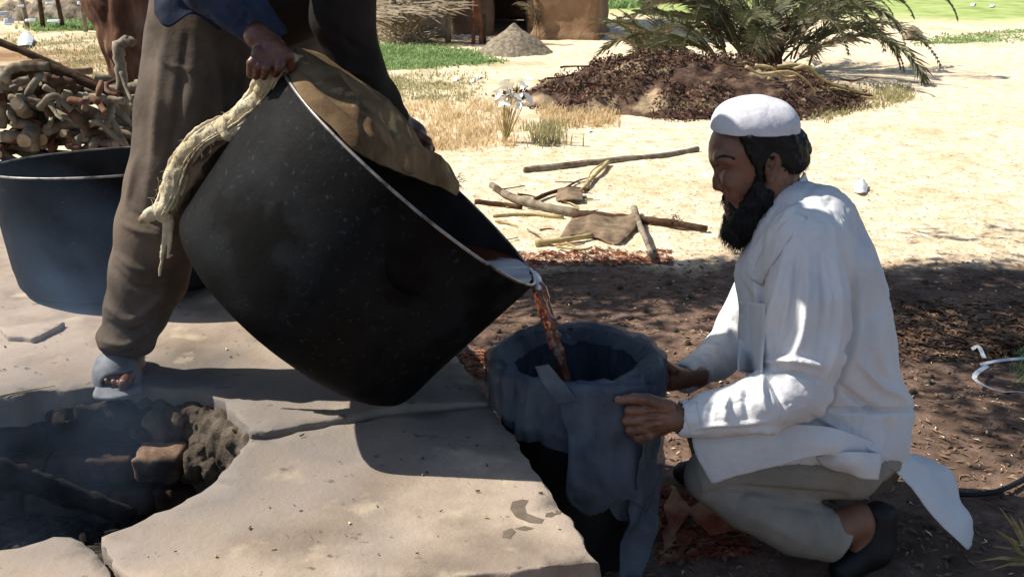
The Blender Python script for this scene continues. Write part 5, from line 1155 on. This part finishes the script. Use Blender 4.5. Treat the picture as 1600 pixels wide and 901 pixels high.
litter('husk_litter', quad((1025, 760), (1140, 800), (1180, 860), (1030, 880)), 700, .016, mred, 'reddish dry leaves between the bin and the kneeling man', 6, wd=.4)
litter('husk_litter', quad((722, 545), (770, 545), (775, 590), (722, 580)), 260, .012, mred, 'reddish chips by the platform edge left of the bin', 7, wd=.4)
litter('bark_litter', quad((1400, 470), (1620, 470), (1620, 560), (1400, 560)), 1800, .022, mbr, 'coarse brown bark chips in the shade behind the kneeling man', 8, wd=.3)
rn = random.Random(4); mb = MB()
for k in range(420):
    x, y = rn.uniform(-.4, 3), rn.uniform(2.0, 4.6); r = rn.choice([.004, .006, .009, .013]); p = Vector((x, y, gz(x, y)+r*.3)); d = Vector((rn.uniform(-1, 1), rn.uniform(-1, 1), .2)).normalized()
    v_, f_ = tube_geo([p-d*r, p-d*r*.5, p+d*r*.6, p+d*r], [r*.5, r*.95, r*.9, r*.4], 6, True, .8, .15, k); mb.add(v_, f_)
thing('pebbles', mb.me('pebbles', True), M['clay'], 'small clods and pebbles on the damp soil behind the bin', 'pebbles', kind='stuff')
for i, q in enumerate([((1036, 800), (1052, 784), (1080, 812), (1050, 846)), ((1072, 806), (1100, 802), (1122, 818), (1090, 826)), ((1034, 842), (1048, 832), (1056, 858), (1038, 866)), ((1088, 826), (1118, 822), (1150, 842), (1110, 842))]):
    gsheet([[(*q[0], .02), (*q[1], .045)], [(*q[3], .01), (*q[2], .03)]], 'dry_leaf', mred, ['curled reddish leaf against the lower right side of the bin', 'pale reddish leaf nearest the knee of the kneeling man', 'small reddish leaf lowest beside the bin', 'flat reddish leaf under the shin of the kneeling man'][i], 'leaf', .002, .004, i)
# plastic strap, hose, dry frond at the right
def ribbon(pts, wd, name, mt, label, cat, z=.02):
    q = spline([GP(a, b)+np.array([0, 0, z+c]) for a, b, c in pts], 4); v = []; f = []
    for i, p in enumerate(q):
        t = q[min(i+1, len(q)-1)]-q[max(i-1, 0)]; sd = np.array([-t[1], t[0], .4*abs(t[0])]); sd /= np.linalg.norm(sd)+1e-9
        v += [p-sd*wd, p+sd*wd, p+sd*wd+[0, 0, .002], p-sd*wd+[0, 0, .002]]
    for i in range(len(q)-1):
        for a, b in ((0, 1), (1, 2), (2, 3), (3, 0)): f.append([i*4+a, i*4+b, i*4+4+b, i*4+4+a])
    f += [[3, 2, 1, 0], [len(v)-4, len(v)-3, len(v)-2, len(v)-1]]
    return thing(name, mesh(name, v, f, False), mt, label, cat)
ribbon([(1660, 642, .0), (1600, 631, .02), (1560, 620, .0), (1525, 609, .01), (1522, 602, .02), (1541, 580, .0)], .008, 'plastic_strap', M['white'], 'kinked white plastic strap lying on the shaded soil at the right edge', 'strap')
ribbon([(1516, 562, .02), (1526, 562, .03), (1536, 572, .01)], .007, 'plastic_strap', M['white'], 'short curled white strap end just above the kinked strap', 'strap')
ribbon([(1530, 578, .0), (1560, 576, .01), (1600, 568, .0), (1640, 566, .0)], .006, 'plastic_strap', M['white'], 'straight bluish white strap by the green tuft at the right edge', 'strap')
px_stick('hose', [(1440, 770), (1500, 782), (1545, 780), (1580, 768), (1640, 735)], 4, 4, M['black'], 'black rubber hose curving over the soil behind the tunic tail', 'hose', z=.02, jit=0, n=10)
fr = empty('dry_palm_frond', 'spiky dry grey palm frond at the lower right corner', 'palm frond', GP(1610, 880))
for i, (a, b) in enumerate([((1612, 884), (1548, 852)), ((1608, 880), (1560, 790)), ((1606, 878), (1576, 800)), ((1600, 886), (1520, 878)), ((1606, 870), (1592, 806)), ((1598, 880), (1554, 826)), ((1610, 892), (1540, 892)), ((1590, 878), (1580, 838))]):
    A = GP(*a)+np.array([0, 0, .02]); B = GP(a[0]*.5+b[0]*.5, a[1])+np.array([0, 0, .0]); dz = (a[1]-b[1])*.0012; B = V(b[0], b[1], y=A[1]-.02*i)
    m_ = (A+B)/2+[0, 0, .01]; sd = np.array([.35, 0, .9])*.004; sd = np.cross(B-A, [0, 1, 0]); sd = sd/np.linalg.norm(sd)*.0045
    part('blade', mesh('blade', [A-sd, A+sd, m_+sd, m_-sd, B, A+[0, .004, 0], m_+[0, .004, 0]], [[0, 1, 2, 3], [3, 2, 4], [1, 5, 6, 2], [5, 0, 3, 6], [2, 6, 4], [6, 3, 4]], False), M['straw'], fr)
# shrub, the sun glare on its leaves put into a white colour
wp = GP(790, 222); ws = empty('shrub', 'small shrub with leaves whitened by sun glare standing on the dry grass', 'shrub', wp)
mwl = mat('glare_white_leaf', ['dcdfd8', 'e6e8e4', 'f0f2ee'], 20, .3, .1, 40, 3, .5)
v_, f_ = None, None
lf_me = mesh('leaf', [(0, 0, 0), (.3, -.22, .05), (.75, -.2, .03), (1, 0, -.05), (.75, .2, .03), (.3, .22, .05), (.5, 0, -.03)], [[0, 1, 6], [1, 2, 6], [2, 3, 6], [3, 4, 6], [4, 5, 6], [5, 0, 6]]); lf_me.materials.append(mwl)
for (px, py) in [(796, 124), (803, 130), (816, 122), (790, 142), (802, 146), (812, 140), (795, 156), (783, 158), (806, 158), (818, 162), (786, 168), (778, 168), (810, 126), (780, 180), (799, 136), (820, 150), (791, 152), (773, 157), (808, 152), (786, 148), (800, 138), (814, 132), (797, 164), (812, 168), (776, 186), (804, 172), (792, 134), (818, 144)]:
    t_ = V(px, py, y=wp[1]+random.uniform(-.1, .1)); v_, f_ = stick_geo([wp, (wp+t_)/2+[random.uniform(-.03, .03), 0, .02], t_], .004, .0015, 5, 3, .1, px); part('stem', mesh('stem', v_, f_), M['straw'], ws)
    o = link('leaf', lf_me, None, ws); o.location = Vector(t_)-ws.location; sc_ = random.uniform(.075, .105); o.scale = (sc_,)*3; o.rotation_euler = (random.uniform(.4, .9), random.uniform(-.9, .9), random.choice([0, math.pi])+random.uniform(-.5, .5))
# gravel pile
def mound(name, cx, cy, rx, ry, h, mt, label, cat, seed, p=1.3, n=90, rough_=.03, sharp=1.0):
    xs = np.linspace(-1.25, 1.25, n); XX, YY = np.meshgrid(xs, xs, indexing='ij'); r = np.hypot(XX, YY); wx, wy = cx+XX*rx, cy+YY*ry; q = np.stack([wx, wy, wx*0], -1)
    zz = h*np.clip(1-r**p*(1+.15*fbm(q, 1.5, 3, seed)), -.2, 1)*sharp + fbm(q, 9, 4, seed)*rough_ + ground_h(wx, wy)*0 - .03
    i_ = np.arange(n*n).reshape(n, n); fq = np.stack([i_[:-1, :-1], i_[1:, :-1], i_[1:, 1:], i_[:-1, 1:]], -1).reshape(-1, 4)
    return thing(name, mesh(name, np.stack([wx, wy, zz], -1).reshape(-1, 3), fq), mt, label, cat), (lambda x, y: h*max(-.2, 1-(math.hypot((x-cx)/rx, (y-cy)/ry))**p)-.02)
mgv = mat('grey_brown_gravel', ['6a5f4e', '8d8270', 'aca18c'], 24, .95, .8, 50, 6, .1, bdist=.03)
g_ = GP(804, 88); mound('gravel_pile', g_[0], g_[1]+.35, .50, .5, .36, mgv, 'conical pile of grey gravel in front of the dark doorway', 'gravel pile', 3, p=1.05, rough_=.018)
# stony bank and pale bank far left
mstone = mat('pale_stone_bank', ['6d6050', '8f8270', 'aa9e8b'], 3, .95, .8, 20, 6, .1, bdist=.05)
g_ = GP(110, 36); mound('stone_bank', g_[0], g_[1]+.8, 2.2, .7, .30, mstone, 'low stony earth bank behind the far fence posts', 'bank', 5, p=2.5, rough_=.09)
for i, (x, yb, dx) in enumerate([(43, 44, -3), (68, 46, 0), (99, 46, -9), (134, 50, 1)]):
    b_ = GP(x, yb); t_ = b_+np.array([dx*.012, 0, .62 if i < 1 else 1.3]); v_, f_ = stick_geo([b_, (b_+t_)/2, t_], .035, .03, 8, 3, .05, i)
    thing('fence_post', mesh('fence_post', v_, f_), M['bark'] if i in (0, 3) else M['barkd'], ['shortest pale post, leftmost in the far field', 'thin dark post second from the left in the far field', 'leaning brown post in the far field', 'thick pale post nearest the tree in the far field'][i], 'post')
for i, (x, y, w_, h_) in enumerate([(4, 22, 14, 5), (14, 33, 16, 8), (33, 10, 10, 3), (78, 6, 14, 4), (128, 5, 14, 4), (145, 3, 8, 4), (48, 32, 18, 4), (84, 33, 20, 4), (12, 38, 12, 4)]):
    yy = 14.8; C_ = [[V(x-w_/2, y-h_/2, y=yy), V(x+w_/2, y-h_/2-1, y=yy+.1)], [V(x-w_/2, y+h_/2, y=yy-.05), V(x+w_/2, y+h_/2, y=yy+.05)]]
    thing('white_rag', sheet('white_rag', C_, 6, 8, .006, .01, 8, i), M['white'], 'white rag caught on the far fence', 'rag', 'white rags on the far fence')
# fence wires that carry them
mb = MB()
for z_ in (.55, .95, 1.25):
    a = GP(-120, 48); b_ = GP(134, 50); v_, f_ = stick_geo([[a[0], a[1], z_], [(a[0]+b_[0])/2, a[1], z_-.04], [b_[0], b_[1], z_]], .004, .004, 5, 6, 0, 3); thing('fence_wire', mesh('fence_wire', v_, f_), M['bark'], ['lowest', 'middle', 'top'][[.55, .95, 1.25].index(z_)]+' wire strung between the far fence posts', 'wire')
# ---- debris mound
mdk = mat('dark_compost', ['33261f', '57443a', '7a6554'], 9, .95, .8, 40, 8, .1, spots=[(2.2, 'b09a7c', .54, .62)], bdist=.03)
mc = GP(1075, 178); dm, hfun = mound('debris_mound', mc[0]+.05, mc[1]+.75, 1.65, 1.15, .40, mdk, 'long dark mound of rotting palm debris in front of the palm bush', 'mound', 7, p=1.6, rough_=.04, n=130)
dark = [mat('dark_debris', ['241a15', '4a382e', '6e5848'], 6, .9, 0, spec=.1), mat('red_debris', ['5a342c', '7a4c40', '8e6a58'], 6, .9, 0, spec=.15), M['greyleaf']]
for j, (mt, n, L) in enumerate([(dark[0], 13000, .032), (dark[1], 3000, .03), (dark[2], 2600, .045)]):
    mb = MB(); rn = random.Random(90+j)
    AR = [(rn.random()*6.28, rn.random()**.5*1.05) for _ in range(n)]; QQ = np.array([[mc[0]+.05+math.cos(a)*r*1.65, mc[1]+.75+math.sin(a)*r*1.15, 0] for a, r in AR]); FF = fbm(QQ, 9, 4, 7); GG = fbm(QQ, 2.1, 3, 77)
    for k in range(n):
        a, r = AR[k]; x, y = mc[0]+.05+math.cos(a)*r*1.65, mc[1]+.75+math.sin(a)*r*1.15
        if GG[k] > .22 - .35*max(0, r-.6): continue
        p = Vector((x, y, hfun(x, y)+float(FF[k])*.04+rn.random()*.03)); l = L*rn.uniform(.5, 1.4); d = Vector((rn.uniform(-1, 1), rn.uniform(-1, 1), rn.uniform(-.3, .8))).normalized()*l; sd = d.orthogonal().normalized()*l*rn.uniform(.1, .3); m_ = p+d*.5+Vector((0, 0, l*.2))
        mb.add([p, m_+sd, p+d, m_-sd], [[0, 1, 2], [0, 2, 3]])
    thing('mound_debris', mb.me('mound_debris'), mt, ['dark rotting fibres covering the debris mound', 'reddish husks mixed over the debris mound', 'grey dry scraps on the debris mound'][j], 'debris', kind='stuff')
for i, q in enumerate([[(1165, 104), (1190, 116), (1232, 112), (1262, 128), (1276, 152)], [(1180, 102), (1205, 106), (1225, 120), (1245, 118)], [(1240, 108), (1262, 104), (1292, 128), (1350, 146)], [(1200, 122), (1216, 134), (1222, 150)], [(1285, 138), (1310, 140), (1340, 150), (1362, 154)], [(1215, 104), (1250, 102), (1280, 122), (1290, 135)], [(1225, 128), (1262, 132), (1300, 136)], [(1150, 100), (1170, 98), (1180, 108)]]):
    px_stick('pale_root', q, 2.6, 1.6, M['straw'], 'pale tangled root lying on the right half of the debris mound', 'root', 9.0+.05*i, seed=60+i, group='pale roots on the debris mound')
for i in range(26):
    x, y = random.uniform(850, 1340), random.uniform(95, 185); px_stick('dark_twig', [(x, y), (x+random.uniform(10, 26), y+random.uniform(-9, 9)), (x+random.uniform(30, 50), y+random.uniform(-8, 10))], 1.8, 1.2, M['barkd'], 'dark twig poking out of the debris mound', 'twig', 9.1, seed=80+i, group='dark twigs on the debris mound')
# ---- palm bush
pb = GP(1190, 112); pb[2] = .25; palm = empty('palm_bush', 'bushy date palm with drooping fronds behind the debris mound', 'palm', pb)
mpl = translucent(mat('palm_leaflet', ['454834', '66684e', '8c8b6e'], 5, .55, 0, spec=.35), '666c3c', .15)
mpd = translucent(mat('dry_palm_leaflet', ['6e604a', '90816a', 'b0a48c'], 5, .7, 0, spec=.2), 'a09070', .2)
def frond(seed, L, droop, dry):
    rn = random.Random(seed); mb = MB(); n = 40; pts = []
    for i in range(n+1):
        t = i/n; ang = 1.15 - droop*t**1.3*2.2; pts.append(None)
    p = Vector((0, 0, 0)); pts = [p.copy()]
    for i in range(n):
        t = i/n; ang = 1.2 - droop*t**1.2; p = p + Vector((math.cos(ang), 0, math.sin(ang)))*L/n; pts.append(p.copy())
    v_, f_ = tube_geo(pts, [.014*(1-.85*i/n) for i in range(n+1)], 5); mb.add(v_, f_)
    for i in range(6, n):
        t = (pts[i+1]-pts[i]).normalized() if i < n else t
        for sg in (-1, 1):
            for rep in range(2):
                l = (.26*(math.sin(min(1, (i/n)*1.15+.05)*math.pi)**.5)+.06)*rn.uniform(.7, 1.15); d = (t*rn.uniform(.6, .95)+Vector((0, sg*rn.uniform(.5, .9), rn.uniform(-.25, .35)))).normalized(); up = d.cross(t).normalized()*.009
                a = pts[i]; m_ = a+d*l*.5; e = a+d*l+Vector((0, 0, -l*.25*rn.random()))
                mb.add([a-up*.5, a+up*.5, m_+up, m_-up, e], [[0, 1, 2, 3], [3, 2, 4]])
    me = mb.me('frond'); me.materials.append(mpd if dry else mpl); return me
fms = [frond(1, 1.75, 1.3, 0), frond(2, 1.9, 1.9, 0), frond(3, 1.6, .8, 0), frond(4, 1.8, 2.5, 0), frond(5, 1.5, 2.2, 1), frond(6, 1.4, 1.0, 1)]
rn = random.Random(12)
for k in range(66):
    me = fms[rn.choice([0, 0, 1, 1, 2, 3, 3, 4, 5])] if k > 5 else fms[3]; o = link('frond', me, None, palm)
    a = rn.random()*6.28 if k > 5 else [-.25, .05, -.5, .3, -.1, -.8][k]; rr = rn.uniform(0, .45); o.location = (math.cos(a)*rr*1.3, math.sin(a)*rr*.8, rn.uniform(-.25, .15)); o.rotation_euler = (rn.uniform(-.3, .3), rn.uniform(-.35, .55), a); s_ = rn.uniform(.75, 1.05); o.scale = (s_,)*3
s = Sdf()
for k in range(9): a = k*.7; s.cone((pb[0]+math.cos(a)*.1, pb[1]+math.sin(a)*.1, 0), (pb[0]+math.cos(a)*.22, pb[1]+math.sin(a)*.22, .5), .09, .05, .05)
part('trunk', mesh('trunk', *s.mesh(.03, warp=rough(.03, 9, 2))), M['barkd'], palm)
# left outlying pale fronds
ps = empty('palm_sucker', 'thin pale palm shoots fanning out left of the palm bush', 'palm', GP(1030, 105))
for k in range(12):
    o = link('frond', fms[[5, 5, 2, 0][k % 4]], None, ps); a = rn.uniform(1.9, 3.9); o.location = (rn.uniform(-.1, .3), rn.uniform(-.1, .1), .0); o.rotation_euler = (0, rn.uniform(-.3, .4), a); s_ = rn.uniform(.45, .7); o.scale = (s_,)*3
# ---- mud buildings
mmud = mat('mud_plaster', ['7a6048', '8f745a', 'a3886c'], 2.5, .95, .6, 14, 8, .05, spots=[(1.2, '6a523e', .5, .68)], bdist=.03)
mmudd = mat('shaded_mud_plaster', ['5c4c42', '6f5f54', '807064'], 2.5, .95, .6, 14, 8, .05, bdist=.03)  # darker copy of the mud plaster, wall shade put into its colour
hut = empty('mud_hut', 'mud hut with an open black doorway behind the gravel pile', 'hut', V(770, 58, y=15.2)*np.array([1, 1, 0]))
def boxw(x0, x1, y0, y1, z0, z1, h=.05, seed=0):
    s = Sdf().box(((x0+x1)/2, (y0+y1)/2, (z0+z1)/2), ((x1-x0)/2, (y1-y0)/2, (z1-z0)/2), None, .05, .01); v, f = s.mesh(h, warp=lambda p: fbm(p, 3, 4, seed)*.025); return mesh('wall', v, f)
X_ = lambda px, y=15.2: V(px, 60, y=y)[0]
part('wall', boxw(X_(702), X_(770), 15.2, 15.5, -.1, 2.3, seed=1), mmudd, hut)
part('wall', boxw(X_(823), X_(850), 15.2, 15.5, -.1, 2.3, seed=2), mmud, hut)
part('lintel', boxw(X_(770), X_(823), 15.22, 15.48, 1.85, 2.3, seed=3), mmudd, hut)
part('wall', boxw(X_(702), X_(850), 18.2, 18.4, -.1, 2.3, .1, seed=4), mmudd, hut); part('wall', boxw(X_(702), X_(702)+.25, 15.5, 18.2, -.1, 2.3, .1, seed=5), mmudd, hut); part('wall', boxw(X_(850)-.25, X_(850), 15.5, 18.2, -.1, 2.3, .1, seed=6), mmudd, hut)
part('roof', boxw(X_(695), X_(858), 15.1, 18.5, 2.3, 2.45, .1, seed=7), mmudd, hut)
blk = empty('mud_block', 'sunlit tan mud building right of the dark doorway', 'building', (X_(895, 15), 15.0, 0))
cxb = (X_(852, 14.8)+X_(940, 14.8))/2; s = Sdf().box((cxb, 15.3, 1.05), (.43, .6, 1.2), rotm(0, 0, -12), .06, .01).box((cxb, 15.3, -.02), (.47, .64, .10), rotm(0, 0, -12), .05, .04)
part('wall', mesh('wall', *s.mesh(.04, warp=lambda p: fbm(p, 3, 4, 9)*.03)), mmud, blk)
s = Sdf().box((cxb, 15.3, 2.3), (.5, .66, .06), rotm(0, 0, -12), .03, .01); part('roof', mesh('roof', *s.mesh(.05)), mmudd, blk)
br = empty('brush_shelter', 'brushwood shelter with thatched awning and grey side panel left of the hut', 'shelter', (X_(670), 14.6, 0))
for px, r in ((652, .055), (614, .04), (700, .04)):
    b_ = V(px, 62, y=14.4); b_[2] = 0; v_, f_ = stick_geo([b_, b_+[.02, 0, .8], b_+[-.02, 0, 1.6]], r, r*.8, 8, 3, .08, px); part('post', mesh('post', v_, f_), M['bark'], br)
s = Sdf().box((X_(671), 15.0, .32), ((X_(702)-X_(641))/2, .03, .36), None, .02, .01); part('side_panel', mesh('side_panel', *s.mesh(.03, warp=lambda p: fbm(p, 4, 3, 2)*.02)), mat('grey_sheet_panel', ['7c7a76', '96938e', 'aaa7a1'], 3, .8, .5, 12, 6, .2, bdist=.02), br)
mb = MB(); rn = random.Random(3)
for k in range(900):
    a = Vector((rn.uniform(X_(590), X_(712)), rn.uniform(14.0, 15.3), 0)); zz = V(650, 14, y=14.4)[2] + (a.y-14.4)*.25 + rn.uniform(-.03, .05) + .12*(a.x-X_(590)); a.z = zz; d = Vector((rn.uniform(.3, 1), rn.uniform(-.5, .2), rn.uniform(-.25, .1))).normalized()*rn.uniform(.15, .4); sd = d.orthogonal().normalized()*.014
    mb.add([a-sd, a+sd, a+d+sd*.3, a+d-sd*.3], [[0, 1, 2, 3]])
part('thatch', mb.me('thatch'), mpd, br, kind='stuff')
mb = MB()
for k in range(1600):
    px, py = rn.uniform(582, 668), rn.uniform(22, 70); a = Vector(V(px, max(py, 40+(px-582)*.1), z=.0)); a.z = max(0, rn.random()**2*.38*(1-abs(px-615)/60)); d = Vector((rn.uniform(-1, 1), rn.uniform(-.5, .5), rn.uniform(-.2, .5))).normalized()*rn.uniform(.1, .35); sd = d.orthogonal().normalized()*.010
    mb.add([a-sd, a+sd, a+d+sd*.3, a+d-sd*.3], [[0, 1, 2, 3]])
thing('brush_pile', mb.me('brush_pile'), mpd, 'heap of dry brushwood beside the thatched shelter', 'brushwood', kind='stuff')
b_ = V(745, 60, y=14.2); b_[2] = 0
s = Sdf().chain([b_+[-.05, 0, -.05], b_+[-.03, 0, .3], b_+[-.01, 0, .62]], [.028, .03, .035], .03).chain([b_+[.06, 0, -.05], b_+[.04, 0, .3], b_+[.0, 0, .62]], [.028, .03, .035], .03).chain([b_+[0, 0, .6], b_+[.01, 0, .8], b_+[-.02, 0, 1.4]], [.05, .06, .04], .03)
thing('forked_post', mesh('forked_post', *s.mesh(.014, warp=lambda p: fbm(p, 14, 3, 9)*.008)), mat('red_brown_wood', ['54352a', '6d4839', '835c4a'], 8, .9, .5, 40, 6, .1), 'upright reddish forked post in front of the hut wall', 'post')
b_ = V(757, 62, y=14.2); b_[2] = 0; v_, f_ = stick_geo([b_, b_+[.01, 0, .2], b_+[.0, 0, .36]], .02, .015, 7, 3, .1, 4); thing('stake', mesh('stake', v_, f_), M['barkd'], 'short thin stake right of the reddish forked post', 'stake')
for k in range(3):
    o = thing('dry_frond', fms[4+(k % 2)], None, 'dry palm frond leaning on the wall right of the dark doorway', 'palm frond', 'dry fronds leaning by the doorway'); o.location = (X_(833+5*k, 14.7), 14.7, 0); o.rotation_euler = (random.uniform(-.1, .1), -.45, 1.3+.5*k); o.scale = (.55,)*3
for k in range(9):
    p = V(700+k*5.5, 60+random.uniform(-1, 1), z=0); s = Sdf().ell((p[0], p[1], .02), (.035, .03, .025)); thing('white_stone', mesh('white_stone', *s.mesh(.012, warp=rough(.008, 20, k))), M['white'], 'small white stone in the row at the foot of the hut wall', 'stone', 'white stones along the hut wall')
tick('background')

# ================================================================== SMOKE over the fire pit
sm = bpy.data.materials.new('thin_blue_smoke'); sm.use_nodes = True; t = sm.node_tree
for n_ in list(t.nodes):
    if n_.type == 'BSDF_PRINCIPLED': t.nodes.remove(n_)
vs = t.nodes.new('ShaderNodeVolumePrincipled'); vs.inputs['Color'].default_value = (.42, .62, .95, 1); tc = t.nodes.new('ShaderNodeTexCoord')
nz = t.nodes.new('ShaderNodeTexNoise'); nz.inputs['Scale'].default_value = 2.6; nz.inputs['Detail'].default_value = 3; nz.inputs['Distortion'].default_value = .6; t.links.new(tc.outputs['Object'], nz.inputs[0])
gr = t.nodes.new('ShaderNodeTexGradient'); gr.gradient_type = 'SPHERICAL'; mp = t.nodes.new('ShaderNodeMapping'); mp.vector_type = 'TEXTURE'
mp.inputs['Location'].default_value = (-1.30, 2.35, .45); mp.inputs['Scale'].default_value = (.60, .75, .52); t.links.new(tc.outputs['Object'], mp.inputs[0]); t.links.new(mp.outputs[0], gr.inputs[0])
mr = t.nodes.new('ShaderNodeMapRange'); mr.inputs[1].default_value = .42; mr.inputs[2].default_value = .66; mr.inputs[4].default_value = 1.35; t.links.new(nz.outputs[0], mr.inputs[0])
ml_ = t.nodes.new('ShaderNodeMath'); ml_.operation = 'MULTIPLY'; t.links.new(mr.outputs[0], ml_.inputs[0]); t.links.new(gr.outputs['Fac'], ml_.inputs[1]); t.links.new(ml_.outputs[0], vs.inputs['Density'])
t.links.new(vs.outputs[0], t.nodes['Material Output'].inputs['Volume'])
s = Sdf().ell((-1.30, 2.35, .45), (.60, .75, .52)); v, f = s.mesh(.06)
thing('smoke', mesh('smoke', v, f), sm, 'thin blue smoke drifting over the broken fire pit and left cauldron', 'smoke', kind='stuff')
